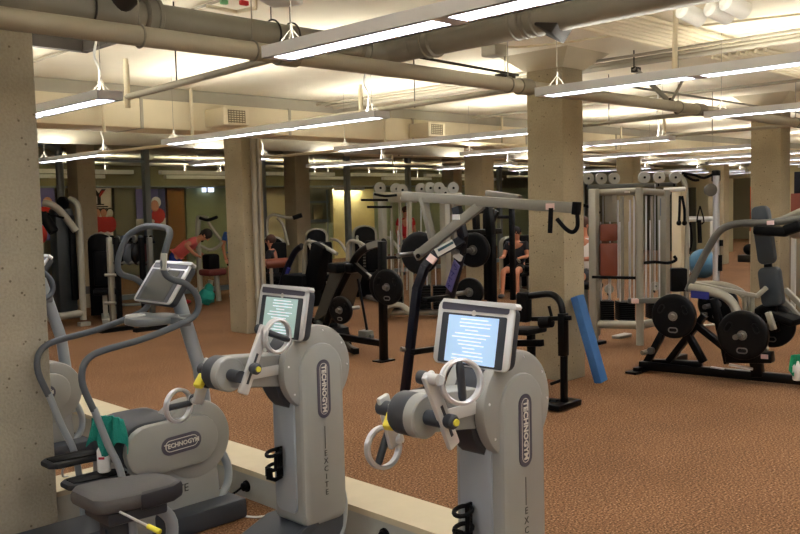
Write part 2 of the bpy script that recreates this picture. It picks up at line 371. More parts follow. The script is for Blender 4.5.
# short insulated pipes going up left of centre
t = thing('pipe_insulation', 'pair of short thick grey insulated pipes at the top left', 'pipe', (2.6, 4.1, 3))
for dx, z in ((0, 3.02), (.16, 2.95)):
    q = MB().tube([(2.35+dx, 3.95, z), (2.35+dx, 3.2, z)], .085, 18); obj('sleeve', q, DUCTG, t)
    obj('band', MB().torus((2.35+dx, 3.7, z), (0, 1, 0), .088, .01, 24, 6), DARKG, t)
obj('elbow', MB().tube(smooth([(2.3, 4.45, 2.85), (2.33, 4.3, 2.93), (2.35, 3.95, 3.0)], 5), .07, 16), DARKG, t)
pipe('fire_pipe', 'slanting pipe at the very top left above the pillar', [(2.35, 4.3, 3.05), (2.5, 2.6, 3.05)], .03, DUCTG)
# dark tray frame left of the pipes
q = MB(); a, b_, z = (2.2, 5.45), (2.95, 6.3), 2.9
q.span((1.2, 5.5, z), (2.9, 5.56, z+.12)); q.span((1.2, 6.0, z), (2.9, 6.06, z+.12)); q.span((2.84, 5.5, z), (2.9, 6.06, z+.12)); q.span((2.1, 5.5, z+.02), (2.14, 6.06, z+.1))
tag(obj('cable_tray', q, DARKG), 'dark rectangular steel tray frame under the ceiling beside the pillar', 'cable tray')
for x in (1.9, 2.6):
    tag(obj('threaded_rod', MB().tube([(x, 5.53, z+.1), (x, 5.53, CZ)], .006, 6), DARKG), 'thin rod holding the dark tray frame, %s one' % ('left' if x < 2 else 'right'), 'rod', 'tray rods')
# conduits along Y
for i, (x, z, r) in enumerate(((7.4, 3.1, .014), (7.55, 3.09, .014), (7.7, 3.08, .03), (3.3, 3.13, .01), (10.6, 3.1, .02), (13.4, 3.1, .02))):
    lb = ['uppermost thin conduit of the three behind the tall column', 'middle thin conduit of the three behind the tall column', 'thick lowest conduit of the three behind the tall column', 'thin conduit across the bright left ceiling', 'conduit on the ceiling before the second column', 'conduit on the ceiling behind the second column'][i]
    m = MB().tube([(x, -3, z), (x, 8.9, z)], r, 8)
    tag(obj('conduit', m, PIPE), lb, 'conduit', 'ceiling conduits')
pipe('conduit', 'thin dark conduit above the beige main, left of the tall column', [(4.5, 4.75, 2.92), (6.55, 4.95, 2.93)], .012, DARKG)
pipe('conduit', 'thin dark conduit above the beige main, right of the tall column', [(7.4, 4.62, 2.9), (14, 4.62, 2.9)], .012, DUCTG)
pipe('flexible_conduit', 'curving thin cable running to the capital of the tall column', smooth([(5.2, 5.2, 3.0), (5.6, 5.0, 3.1), (6.2, 4.6, 3.1), (6.6, 3.8, 3.14), (7, 2.5, 3.14)], 4), .01, CREAM)
tag(obj('junction_box', MB().box((5.95, 4.75, 3.06), (.16, .16, .1), bev=.01), PIPE), 'small beige junction box on the ceiling left of the tall column capital', 'junction box')
tag(obj('junction_box', MB().box((6.55, 5.1, 2.93), (.2, .1, .05), bev=.01).cyl((6.55, 5.1, 2.95), (6.55, 5.1, CZ), .005, n=6), DARKG), 'dark flat fitting on the conduit just left of the tall column', 'junction box')
# bundles of parallel conduits on the ceiling
for j, (xa, xb, lb) in enumerate(((5.75, 7.95, 'bundle of parallel cream conduits right of the tall column capital'), (8.3, 10.6, 'second bundle of cream conduits farther right on the ceiling'))):
    t = thing('conduit_bundle', lb, 'conduit bundle', (xa, 3.6, 3.12))
    for k in range(7): y = 3.38+k*.085; obj('conduit_run', MB().tube([(xa, y, 3.13), (xb+.05*k, y, 3.13)], .02, 8), CREAM, t)
    obj('strap', MB().span((xb-.2, 3.3, 3.15), (xb-.16, 3.95, 3.165)), PIPE, t)
# clamp brace on the main
t = thing('pipe_brace', 'slanting steel sway brace clamped on the main to the right of the tall column', 'brace', (8.1, 4.1, 2.8))
obj('brace_rod', MB().tube([AY(634, 68, 4.3), AY(676, 108, 4.12)], .024, 10), DUCTG, t)
obj('brace_rod', MB().tube([AY(672, 100, 4.1), AY(684, 78, 4.1)], .014, 8), DUCTG, t)
obj('clamp', MB().cyl(AY(669, 101, 4.13), AY(678, 111, 4.12), .04, n=10), DARKG, t); obj('foot_bracket', MB().box(AY(636, 70, 4.3), (.08, .06, .05)).span(AY(634, 69, 4.3)-V((.005, .005, 0)), (AY(634, 69, 4.3).x+.005, 4.305, CZ)), DARKG, t)
# pale vertical drop conduit in front of lamp two
pipe('drop_conduit', 'short cream vertical pipe dropping beside the right-hand lamp', [V((AY(676, 40, 3.2).x, 3.2, CZ)), AY(674.5, 70, 3.2)], .02, CREAM)
# floodlight / speaker hanging from the drain pipe
t = thing('floodlight', 'small dark floodlight clamped under the thick drain pipe near the tall column', 'lamp', AX(553, 20, 4.4))
obj('bracket', MB().beam(AX(551, 14, 4.4), AX(553, 22, 4.4), .03, .03), DARKG, t)
obj('hood', MB().box(AX(553, 27, 4.4), (.17, .15, .1), Matrix.Rotation(.5, 3, 'X') @ Matrix.Rotation(.3, 3, 'Y'), bev=.01), DARKG, t)
# white can lamps, exit fitting
for i, (px, py) in enumerate(((690, 14), (718, 12), (734, 6))):
    p = AZ(px, py, 3.0); t = thing('spotlight', ['leftmost', 'middle', 'rightmost'][i]+' white cylinder spotlight at the top right of the ceiling', 'spotlight', p, 'white spotlights')
    d = V((.8, -.25, -.2)).normalized(); obj('can', MB().lathe(p-d*.1, d, [(0, .03), (.02, .055), (.2, .06), (.2, .05), (.12, .045)], 18), WHITE, t)
    obj('stem', MB().tube([p, (p.x, p.y, CZ)], .01, 6), WHITE, t)
    obj('reflector', MB().lathe(p-d*.1+d*.13, d, [(0, .044), (.01, .044)], 16), mat('spot_glow', (255, 240, 200), .4, emit=(1, .85, .6, 6)), t)
t = thing('ceiling_fitting', 'white square ceiling fitting at the top edge left of centre', 'lamp', AZ(281, -2, 2.9))
p = AZ(281, -1, 2.95); obj('panel', MB().box(p, (.2, .2, .05), Matrix.Rotation(.5, 3, 'Z'), bev=.015), WHITE, t); obj('rod', MB().tube([p, (p.x, p.y, CZ)], .006, 6), WHITE, t)
t = thing('bent_pipe', 'small bent pale pipe with red and green tags at the top edge', 'pipe', AZ(237, 12, 3.0))
obj('pipe', MB().tube([AZ(207, 6, 3.0), AZ(237, 12, 3.0), AZ(256, 8, 3.0)], .012, 8), CREAM, t); q = AZ(256, 8, 3.0); obj('rod', MB().tube([q, (q.x, q.y, CZ)], .008, 6), CREAM, t)
obj('tag', MB().box(AZ(244, 3, 3.02), (.06, .03, .03), bev=.008), mat('red_tag', (200, 40, 40), .5), t); obj('tag', MB().box(AZ(224, 2, 3.02), (.05, .03, .03), bev=.008), mat('green_tag', (120, 190, 130), .5), t)
# ducts
t = thing('supply_duct', 'long cream rectangular air duct across the left ceiling with two grilles', 'duct', (10, 9.2, 2.68))
obj('duct_body', MB().span((.5, 9, 2.69), (26.9, 9.6, 3.02), bev=.01), CREAM, t)
for x in (4.9, 7.0, 9.3, 12.1, 15): obj('seam', MB().span((x, 8.99, 2.685), (x+.035, 9.61, 3.03)), PIPE, t)
GR = mat('grille_dark', (120, 108, 84), .6)
for px in (227, 427):
    p = AY(px, 118 if px < 300 else 130.5, 8.8); g = obj('grille_box', MB().box(p, (.36, .4, .2), bev=.008), CREAM, t)
    gm = MB()
    for k in range(6): gm.span((p.x-.12, p.y-.207, p.z-.07+k*.026), (p.x+.12, p.y-.2, p.z-.058+k*.026))
    for k in range(7): gm.span((p.x-.12+k*.039, p.y-.206, p.z-.075), (p.x-.113+k*.039, p.y-.2, p.z+.075))
    obj('grille', gm, GR, g)
obj('shade_band', MB().span((.5, 9.02, 3.02), (26.9, 9.5, 3.165)), PIPE, t)  # darker strip above the duct, painting the shadow under the ceiling
tag(obj('round_duct', MB().tube([(1, 11.5, 2.82), (26.9, 11.5, 2.82)], .13, 20), PIPE), 'long round beige duct behind the rectangular air duct', 'duct')
t = thing('return_duct', 'farther cream air duct above the left cable tower', 'duct', (18, 13.2, 2.8))
obj('duct_body', MB().span((12.0, 13, 2.8), (26.9, 13.6, 3.0), bev=.01), CREAM, t)
for x in (13, 16, 19, 22): obj('hanger', MB().span((x, 12.98, 2.79), (x+.02, 13.0, CZ)), DARKG, t)
for x in (13.4, 15, 17): obj('seam', MB().span((x, 12.99, 2.795), (x+.035, 13.61, 3.01)), PIPE, t)
pipe('sprinkler_pipe', 'thin cream pipe under the farther duct with an upturned end', [AY(392, 155, 12.8), AY(393, 165, 12.8), AY(470, 161, 12.8), (24, 12.8, 2.66)], .022, CREAM, n=8)
for i, (px, Y) in enumerate(((104, 8.9), (192, 8.9), (385, 8.9), (502, 8.9), (621, 8.9))):
    p = AY(px, 125, Y); pipe('vertical_conduit', 'short vertical cream conduit on the air duct, %s from the left' % ords[i], [(p.x, Y, 2.62), (p.x, Y, CZ)], .02, CREAM, group='duct conduits', n=8)
# extra capital of the near middle: nothing else
# second ring of clutter: dark beam under the ceiling far right
pipe('sprinkler_pipe', 'thin cream pipe along the far right ceiling', [(8.9, 8.2, 2.62), (26.5, 8.2, 2.62)], .03, CREAM, n=10)
t = thing('downpipe', 'pair of cream downpipes with an elbow at the foot of the left concrete column', 'pipe', (7.08, 9.95, 0))
obj('pipe', MB().tube(smooth([(7.1, 9.95, CZ), (7.1, 9.95, .33), (7.12, 9.93, .24), (7.2, 9.87, .17), (7.3, 9.8, .1), (7.36, 9.76, .0)], 3), .035, 12), PIPE, t)
obj('pipe', MB().tube([(7.2, 9.98, CZ), (7.2, 9.98, .0)], .022, 10), PIPE, t)
for z in (.5, 1.4, 2.3): obj('clip', MB().tube([(7.1, 9.95, z), (7.1, 9.95, z+.05)], .042, 12), PIPE, t)
# ------------------------------------------------------------ glass wall and the rooms beyond
GLASS = mat('window_glass', (120, 130, 124), .02, alpha=.08, spec=.8)
MULL = mat('mullion_grey', (140, 148, 146), .4, metal=.3)
GY = 15.95
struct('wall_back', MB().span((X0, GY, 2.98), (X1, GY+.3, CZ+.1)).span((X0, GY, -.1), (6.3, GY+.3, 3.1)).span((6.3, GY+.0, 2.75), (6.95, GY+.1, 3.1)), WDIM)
n = 0
mx = [6.98, 8.78, 11.65, 14.2, 16.35, 18.0, 20.2, 22.4, 24.6, 27]
for a, b_ in zip(mx[:-1], mx[1:]):
    n += 1; w = MB().span((a, GY+.05, .0), (b_, GY+.062, 3.0)); o = struct('window_%d' % n, w, GLASS)
    fr = MB().span((b_-.06, GY, -.02), (b_+.06, GY+.12, 2.98)).span((a+.05, GY+.02, 2.73), (b_-.05, GY+.1, 2.78)).span((a+.05, GY, -.02), (b_-.05, GY+.1, .1))
    obj('window_frame', fr, MULL, o)
obj_ = MB().tube(smooth([(6.98, GY-.02, 0), (6.98, GY-.02, 2.7), (6.9, GY-.02, 2.95), (6.6, GY-.02, 3.05), (6.2, GY-.02, 3.07)], 4), .07, 10)
struct('trim_5', obj_, MULL)
# room beyond
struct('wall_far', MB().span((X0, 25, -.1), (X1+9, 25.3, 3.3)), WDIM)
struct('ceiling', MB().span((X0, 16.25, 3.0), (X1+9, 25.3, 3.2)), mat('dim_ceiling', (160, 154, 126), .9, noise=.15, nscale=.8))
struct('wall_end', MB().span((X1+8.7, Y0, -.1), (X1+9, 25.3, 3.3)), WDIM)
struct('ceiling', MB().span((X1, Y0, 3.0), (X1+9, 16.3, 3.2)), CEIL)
tag(obj('bulkhead', MB().span((7.5, 21.8, 2.45), (26.9, 22.0, 2.995)), mat('bulkhead_paint', (122, 116, 84), .8, noise=.1, nscale=1)), 'long dim bulkhead above the poster wall beyond the glass', 'bulkhead')
tag(obj('ledge', MB().span((7.5, 21.72, 2.4), (26.9, 22.0, 2.45)), MULL), 'pale ledge line along the foot of the bulkhead beyond the glass', 'ledge')
for i, (px0, px1, col, lb) in enumerate(((160, 186, (112, 108, 90), 'grey-beige wall panel between the two posters beyond the glass'), (167, 184, (128, 84, 30), 'brown wooden wall panel right of the smiling-person poster'), (114, 136, (120, 116, 92), 'plain beige wall panel right of the white poster'))):
    if i == 0: continue
    a = AY(px0, 200, 21.9); b_ = AY(px1, 200, 21.9)
    tag(obj('wall_panel', MB().span((a.x, 21.88, 0), (b_.x, 22.0, 2.42)), mat('panel%d' % i, col, .7)), lb, 'panel')
# white poster with the Y mark
def flat(name, px0, py0, px1, py1, Y, m, parent=None, d=.02, **kw):
    a = AY(px0, py0, Y); b_ = AY(px1, py1, Y); return obj(name, MB().span((a.x, Y, a.z), (b_.x, Y+d, b_.z)), m, parent, **kw)
PW = mat('poster_white', (228, 214, 200), .6); PR = mat('poster_red', (190, 40, 34), .6); PV = mat('poster_violet', (98, 92, 150), .6); PB = mat('poster_blue', (40, 42, 92), .6); PK = mat('poster_black', (26, 20, 20), .6); PS = mat('poster_skin', (205, 140, 110), .6)
t = thing('wall_poster', 'white poster with a black and red letter Y and people in red', 'poster', AY(104, 245, 21.8))
flat('sheet', 94, 188, 113.5, 240, 21.8, PW, t)
c = AY(99, 197.5, 21.78); obj('letter', text_mb('Y', c, (1, 0, 0), (0, 0, 1), .52, .006, .02), PK, t)
obj('letter_accent', MB().add([(c.x+.02, 21.765, c.z+.0), (c.x+.17, 21.765, c.z+.18), (c.x+.07, 21.765, c.z+.18), (c.x+.0, 21.765, c.z+.06), (c.x+.02, 21.77, c.z+.0), (c.x+.17, 21.77, c.z+.18), (c.x+.07, 21.77, c.z+.18), (c.x+.0, 21.77, c.z+.06)], [[0, 1, 2, 3], [7, 6, 5, 4]]), PR, t)
q = MB()
for k, (x0, x1) in enumerate(((95, 104), (95, 108), (95, 110))): a = AY(x0, 204+k*2.2, 21.79); b_ = AY(x1, 205+k*2.2, 21.79); q.span((a.x, 21.785, a.z), (b_.x, 21.8, b_.z))
obj('text_lines', q, PK, t)
for k, (px, py) in enumerate(((97, 213), (103.5, 213), (110, 213))):
    c = AY(px, py, 21.78); g = obj('figure', MB().ball(c+V((0, 0, -.3)), .17, 12, (1, .08, 1.3)), PR, t)
    obj('head', MB().ball(c+V((0, -.01, 0)), .09, 12, (1, .1, 1.2)), PS if k < 2 else PW, g); obj('hair', MB().ball(c+V((0, .0, .05)), .1, 12, (1, .08, .9)), PK, g)
t = thing('wall_poster', 'violet poster of a white-haired person in a red shirt leaning forward', 'poster', AY(150, 245, 21.8))
flat('sheet', 135.5, 189, 166.5, 228, 21.8, PV, t); flat('dark_band', 158, 189, 166.5, 226, 21.795, PB, t, d=.01)
c = AY(155, 203, 21.77); g = obj('figure', MB().ball(c+V((.08, .0, -.36)), .24, 14, (.9, .06, .95), Matrix.Rotation(.5, 3, 'Y')), PR, t)
obj('sleeve', MB().ball(c+V((-.3, -.01, -.5)), .14, 12, (1.9, .08, .6)), PW, g); obj('head', MB().ball(c+V((-.02, -.02, -.08)), .14, 14, (.9, .1, 1.15)), PS, g); obj('hair', MB().ball(c+V((.03, -.005, .02)), .155, 14, (1, .08, 1)), WHITE, g)
flat('sheet_foot', 136, 219, 166, 229, 21.79, PW, t, d=.008)
t = thing('wall_poster', 'violet poster with red figures at the far left behind the grey machine', 'poster', AY(50, 245, 21.8))
flat('sheet', 38, 188, 57, 240, 21.8, PV, t)
c = AY(48, 214, 21.77); obj('figure', MB().ball(c, .22, 12, (1.2, .07, 1)).ball(c+V((-.2, 0, -.5)), .2, 12, (.8, .07, 1.2)), PR, t); obj('head', MB().ball(c+V((0, -.01, .3)), .12, 12, (1, .1, 1.1)), PS, t)
# bright window of the next room and pale walls right of the wood panel
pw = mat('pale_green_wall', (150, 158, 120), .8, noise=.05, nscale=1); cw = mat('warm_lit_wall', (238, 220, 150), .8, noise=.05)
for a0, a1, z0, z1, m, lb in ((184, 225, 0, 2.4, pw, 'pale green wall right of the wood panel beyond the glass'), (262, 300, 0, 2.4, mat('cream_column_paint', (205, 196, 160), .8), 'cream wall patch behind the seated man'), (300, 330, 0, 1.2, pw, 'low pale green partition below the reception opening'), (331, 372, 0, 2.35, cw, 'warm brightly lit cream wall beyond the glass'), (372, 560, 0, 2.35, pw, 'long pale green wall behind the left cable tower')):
    a = AY(a0, 200, 22.3); b_ = AY(a1, 200, 22.3)
    tag(obj('partition', MB().span((a.x, 22.2, z0), (b_.x, 22.35, z1)), m), lb, 'partition')
t = thing('window_frame', 'grey framed reception opening with a dark picture beyond the glass', 'frame', AY(320, 245, 22.1))
for a in ((304, 190, 306, 245), (327, 190, 329, 245)): flat('post', *a, 22.0, MULL, t, d=.06)
for a in ((304, 201, 329, 203), (304, 220, 329, 222)): flat('rail', *a, 21.95, MULL, t, d=.1)
flat('picture', 313, 205, 323, 219, 22.1, mat('dark_picture', (96, 84, 50), .6), t)
tl = thing('wall_fill_lamp', 'added lamp brightening the warm cream wall beyond the glass', 'lamp', (19.6, 22.0, 2.3)); obj('lamp_tube', MB().cyl((19.0, 22.05, 2.35), (20.2, 22.05, 2.35), .03), LB, tl); obj('lamp_shade', MB().span((18.9, 21.98, 2.28), (20.3, 22.0, 2.42)), WHITE, tl)  # lamp added to raise the glow on the warm wall
t = thing('bright_window', 'small bright daylight window seen through the glass', 'window', AY(207, 190, 22.1))
flat('pane', 202, 184, 214, 192, 22.05, mat('window_glow', (200, 220, 255), .5, emit=(.7, .8, 1, 2.0)), t); flat('sash', 207, 183, 208, 193, 22.0, DARKG, t, d=.05)
# small lamps beyond the glass; troughs added to hide their bright tubes
for i, (x, y) in enumerate(((8.5, 18.2), (11.5, 18.2), (14.5, 18.2), (17.5, 18.2), (20.5, 18.2), (9, 20.6), (13, 20.6), (17, 20.6), (21, 20.6), (25, 18.5), (25, 20.6))):
    t = thing('slim_pendant_lamp', 'slim strip lamp beyond the glass wall, %s row' % ('nearer' if y < 19 else 'farther'), 'ceiling lamp', (x, y, 2.6), 'strip lamps beyond the glass')
    obj('tube', MB().span((x-1.1, y-.04, 2.63), (x+1.1, y+.04, 2.66)), LB, t); obj('trough', MB().span((x-1.15, y-.07, 2.60), (x+1.15, y+.07, 2.615)).span((x-1.15, y-.07, 2.60), (x+1.15, y-.06, 2.69)).span((x-1.15, y+.06, 2.60), (x+1.15, y+.07, 2.69)).span((x-1.15, y-.07, 2.60), (x-1.14, y+.07, 2.69)).span((x+1.14, y-.07, 2.60), (x+1.15, y+.07, 2.69)), WHITE, t); obj('hanger', MB().tube([(x-.5, y, 2.65), (x-.5, y, 3)], .006, 5).tube([(x+.5, y, 2.65), (x+.5, y, 3)], .006, 5), WHITE, t)
# view through the doorway at the far right: orange poster, floor ball
t = thing('banner', 'tall orange banner with a pale ring, seen through the far right doorway', 'banner', (31, 12.8, 0))
t.location = (30.0, 12.2, 0)
obj('cloth', MB().span((30.0, 11.6, .55), (30.03, 12.7, 2.1)), mat('orange_cloth', (214, 84, 26), .7), t)
obj('ring_mark', MB().torus((29.98, 12.25, 1.75), (1, 0, 0), .25, .03, 24, 6), WHITE, t)
obj('stand', MB().span((29.95, 11.6, 0), (30.05, 12.7, .55)), CREAM, t)
obj('upper_band', MB().span((29.99, 11.9, 1.9), (30.0, 12.4, 2.1)), PR, t)
for i in range(4):
    lx, ly = ((29.5, 8), (29.5, 11), (31.5, 13.5), (33, 10))[i]
    t = thing('slim_pendant_lamp', 'slim strip lamp in the orange banner room', 'ceiling lamp', (lx, ly, 2.6), 'strip lamps in the banner room')
    obj('tube', MB().span((lx-.5, ly-.04, 2.62), (lx+.5, ly+.04, 2.65)), LB, t); obj('hanger', MB().tube([(lx, ly, 2.65), (lx, ly, 3)], .006, 5), WHITE, t)
# ------------------------------------------------------------ arm ergometers
SCR = mat('lit_screen', (150, 185, 215), .3, emit=(.36, .48, .66, .62)); SCRT = mat('screen_text', (225, 235, 245), .4, emit=(.6, .7, .8, .75))
SCR2 = mat('lit_screen_green', (150, 180, 175), .3, emit=(.36, .46, .42, .42)); LOGOD = mat('logo_plate', (74, 72, 84), .45); LOGOL = mat('logo_letters', (205, 200, 190), .5); INK = mat('ink', (60, 58, 56), .6)
MX, MY, MZ = V((1, 0, 0)), V((0, 1, 0)), V((0, 0, 1))
def console(t, c, tilt, screen, rows=12, right=V((0, -1, 0)), W=.40, Hh=.27):
    # framed touch screen; c centre of its front, right = user's right, tilt backwards
    back = V((0, 0, 1)).cross(right)        # pointing away from the user
    up = (MZ*math.cos(tilt)+back*math.sin(tilt)).normalized(); n = right.cross(up)   # n towards the user
    body = MB().rprism(rrect(c-n*.06, right, up, W/2-.01, Hh/2-.005, .035), n*.055, .012)
    g = obj('console', body, CHAR, t)
    fr = MB().rprism(rrect(c-n*.012, right, up, W/2, Hh/2, .03), n*.014, .005)
    lip = [c+right*(W/2-.005)*s_+up*(Hh/2-.03) for s_ in (-1, 1)]
    fr.rprism([c-n*.03+right*(-W/2+.02)+up*(Hh/2-.006), c-n*.03+right*(-W/2+.03)+up*(Hh/2+.008), c-n*.03+right*(W/2+.004)+up*(Hh/2+.008), c-n*.03+right*(W/2+.014)+up*(Hh/2-.004), c-n*.03+right*(W/2+.01)+up*(Hh/2-.016)], n*.04, .004)
    obj('console_frame', fr, SILVL, g)
    obj('bezel', MB().prism(rrect(c+n*.001-up*.022, right, up, W*.425, Hh*.395, .008), n*.003), CHAR, g)
    obj('header_panel', MB().prism(rrect(c+n*.001+up*(Hh*.418), right, up, W*.44, Hh*.06, .01), n*.004), LOGOD, g)
    obj('badge', MB().lathe(c+n*.003+up*(Hh*.335), n, [(0, .012), (.003, .012)], 16), LOGOL, g)
    obj('screen', MB().prism(rrect(c+n*.004-up*.022, right, up, W*.33, Hh*.365, .004), n*.002), screen, g)
    q = MB(); rr = random.Random(5)
    for k in range(rows):
        z = Hh*.26-k*Hh*.056-.01; wd = W*rr.uniform(.08, .24); o_ = W*rr.uniform(-.04, .04)
        q.prism([c+n*.0062+right*(o_-wd)+up*z, c+n*.0062+right*(o_+wd)+up*z, c+n*.0062+right*(o_+wd)+up*(z+.0045), c+n*.0062+right*(o_-wd)+up*(z+.0045)], n*.0008)
    obj('screen_text', q, SCRT, g)
    return g, up, n
def ring_handle(parent, c, nrm, grip, R=.082):
    c = V(c); nrm = V(nrm).normalized(); grip = V(grip).normalized()
    h = obj('ring_handle', MB().lathe(c-nrm*.016, nrm, [(0, R-.004), (.004, R+.006), (.028, R+.006), (.032, R-.004), (.028, R-.010), (.004, R-.010), (0, R-.004)], 48, caps=False), CHROME, parent)
    obj('grip', MB().tube([c-grip*(R-.006), c-grip*(R*.7), c+grip*(R*.7), c+grip*(R-.006)], [.011, .016, .016, .011], 14), CHAR, h)
    return h
def ergometer(y0, label, screen, near, far):
    yc = y0+.14; t = thing('arm_ergometer', label, 'exercise machine', (2.85, yc, FN), 'grey arm ergometers')
    S = lambda x, y, z: V((x, y0+y, z))
    arch = [S(2.712, 0, .17), S(2.712, 0, .88)]
    ya, yb = .0, .20
    def outline(x0, x1, zb, zt, y, n=12, rb=.05):
        r = (x1-x0)/2; cx = (x0+x1)/2; o = []
        for k in range(5): a = PI+PI/2*k/4; o.append(S(x0+rb+rb*math.cos(a), y, zb+rb+rb*math.sin(a)))
        for k in range(5): a = -PI/2+PI/2*k/4; o.append(S(x1-rb+rb*math.cos(a), y, zb+rb+rb*math.sin(a)))
        for k in range(n+1): a = PI*k/n; o.append(S(cx+r*math.cos(a), y, zt-r+r*math.sin(a)))
        return o
    obj('housing', MB().rprism(outline(2.712, 3.0, .08, 1.045, -.022), MY*.255, .022), SILV, t)
    obj('front_panel', MB().rprism(rrect(S(2.70, .118, .46), MY, MZ, .085, .31, .04), MX*.02, .006), GREYP, t)
    for s_, y in (('', -.006), ('', .165)):
        b = MB().lathe(S(2.845, y, .91), MY, [(0, .205), (.006, .221), (.016, .226), (.05, .226), (.062, .215), (.062, .18)], 56); obj('side_disc', b, SILV, t)
    obj('disc_rim', MB().lathe(S(2.845, .05, .91), MY, [(0, .222), (.12, .222)], 48).lathe(S(2.835, .055, .89), MY, [(0, .2), (.01, .222), (.13, .222), (.14, .2)], 48), CHAR, t)
    sc = MB()
    for a in (35, 80, 125, 170, 215, 250, 320, 358): sc.lathe(S(2.845+.198*math.cos(math.radians(a)), .0-.007, .91+.198*math.sin(math.radians(a))), -MY, [(0, .006), (.003, .005)], 8)
    obj('screw', sc, CHROME, t, kind='stuff')
    # logo
    lg = obj('logo_plate', MB().prism(stad(S(2.862, -.023, .80), MZ, MX, .155, .043), -MY*.003), LOGOD, t)
    obj('logo_rim', MB().tube(stad(S(2.862, -.026, .80), MZ, MX, .135, .024), .0015, 6, True), LOGOL, lg)
    obj('logo_text', text_mb('TECHNOGYM', S(2.862, -.027, .80), -MZ, MX, .04, .001, .0012), LOGOL, lg)
    obj('stripe', MB().span(S(2.861, -.024, .48), S(2.864, -.021, .60)), INK, t)
    for k, ch in enumerate('EXCITE'): obj('letter', text_mb(ch, S(2.864, -.0235, .455-k*.042), MX, MZ, .042, .0008), INK, t)
    # arm
    ar = MB().rprism([S(2.70, .05, 1.0), S(2.33, .06, 1.03), S(2.26, .06, .99), S(2.25, .06, .93), S(2.30, .06, .885), S(2.36, .06, .875), S(2.70, .05, .83)], MY*.12, .012)
    a = obj('arm', ar, SILV, t); obj('arm_rib', MB().beam(S(2.44, .046, .93), S(2.66, .042, .93), .008, .05, bev=.002), SILVL, a)
    obj('drum', MB().lathe(S(2.33, .03, .95), MY, [(0, .05), (.002, .078), (.008, .084), (.05, .086), (.052, .082)], 40), SILV, t)
    obj('drum_band', MB().lathe(S(2.33, .07, .95), MY, [(0, .082), (.01, .084), (.09, .084), (.10, .08), (.12, .06)], 40), CHAR, t)
    obj('axle', MB().cyl(S(2.33, -.05, .95), S(2.33, .29, .95), .03, n=20), CHAR, t)
    for side, (y, p0, p1, rc, rn, gr, knob, yk) in enumerate((near, far)):
        p0 = S(p0[0], y, p0[1]); p1 = S(p1[0], y, p1[1]); d = (p1-p0).normalized()
        c = obj('crank', MB().beam(p0, p1, .024, .058, up=d.cross(MY), bev=.008, ext=.02), SILVL, t)
        obj('crank_slot', MB().beam(p0+d*.03-MY*.0125, p1-d*.12-MY*.0125, .004, .012, up=d.cross(MY)), CHAR, c)
        k = p0+d*knob; sg = -1 if side == 0 else -1
        obj('knob', MB().lathe(k-MY*.012, -MY, [(0, .024), (.01, .028), (.035, .028), (.045, .02)], 18), CHAR, c)
        if side == 0: obj('knob_button', MB().lathe(k-MY*.056, -MY, [(0, .014), (.008, .013)], 14), YELL, c)
        else: obj('yellow_tab', MB().beam(k-MX*.04-MY*.07+MZ*.05, k-MX*.09-MY*.09-MZ*.0, .045, .036, bev=.008).beam(k, k-MX*.06-MY*.07+MZ*.02, .03, .03), YELL, c)
        rcv = S(*rc); side_dir = (p1-rcv); side_dir.y = 0
        obj('handle_pivot', MB().cyl(p1+MY*.02, V((p1.x, rcv.y, p1.z)), .021, n=16).cyl(V((p1.x, rcv.y, p1.z)), rcv+(p1-rcv).normalized()*.085, .019, n=14), SILVL, c)
        obj('pivot_cap', MB().lathe(p1+MY*.015, MY, [(0, .022), (.01, .026), (.03, .026), (.035, .02)], 16), CHAR, c)
        ring_handle(c, rcv, rn, gr)
    # console and its neck
    console(t, S(2.72, .135, 1.205), .2, screen, W=.41)
    obj('console_neck', MB().rprism([S(2.74, .06, 1.18), S(2.80, .06, 1.2), S(2.90, .06, 1.02), S(2.76, .06, .98)], MY*.12, .01), CHAR, t)
    # bottle cage
    bc = MB(); z = .40
    for zz, r in ((z+.075, .038), (z-.0, .038)):
        bc.tube([S(2.645+r*math.cos(a*PI/8), .14+r*math.sin(a*PI/8), zz+.01*math.cos(a*PI/8)) for a in range(16)], .010, 8, True)
    bc.beam(S(2.688, .14, z-.06), S(2.688, .14, z+.1), .05, .01).tube([S(2.61, .14, z), S(2.605, .14, z-.05), S(2.65, .14, z-.07), S(2.69, .14, z-.06)], .012, 8).tube([S(2.63, .105, z+.0), S(2.63, .1, z+.07)], .010, 8).box(S(2.612, .14, z-.02), (.012, .05, .05))
    obj('bottle_cage', bc, BLACKM, t)
    # foot
    ft = MB().rprism([S(2.15, -.1, -.19), S(2.15, .38, -.19), S(3.0, .34, -.19), S(3.0, -.06, -.19)], MZ*.05, .012).rprism([S(2.18, .0, -.18), S(3.0, .0, -.18), S(3.0, .0, .09), S(2.73, .0, .09), S(2.26, .0, -.09)], MY*.33, .015)
    obj('foot', ft, CHAR, t)
    obj('foot_rib', MB().beam(S(2.72, -.005, .06), S(2.80, -.005, .10), .03, .03).beam(S(2.35, -.01, -.1), S(2.80, -.005, .10), .03, .05, bev=.01), CHAR, t)
    obj('rear_loop', MB().tube(smooth([S(2.98, .04, .3), S(3.02, .03, .15), S(2.99, .02, .0), S(2.9, .01, -.1), S(2.78, .0, -.17)], 5), .024, 14), GREYP, t)
    obj('seat_rail', MB().span(S(1.85, .1, -.19), S(2.3, .2, -.13), bev=.01), CHAR, t)
    return t
A = ergometer(3.48, 'grey arm ergometer left of centre with its small screen in front of the leg press', SCR2,
    (-.05, (2.345, .885), (2.475, 1.16), (2.535, -.075, 1.125), (.12, -1, 0), (1, 0, -.42), .11, 0), (.27, (2.36, .98), (2.29, .80), (2.215, .335, .775), (.2, -1, 0), (1, 0, 0.02), .1, 0))
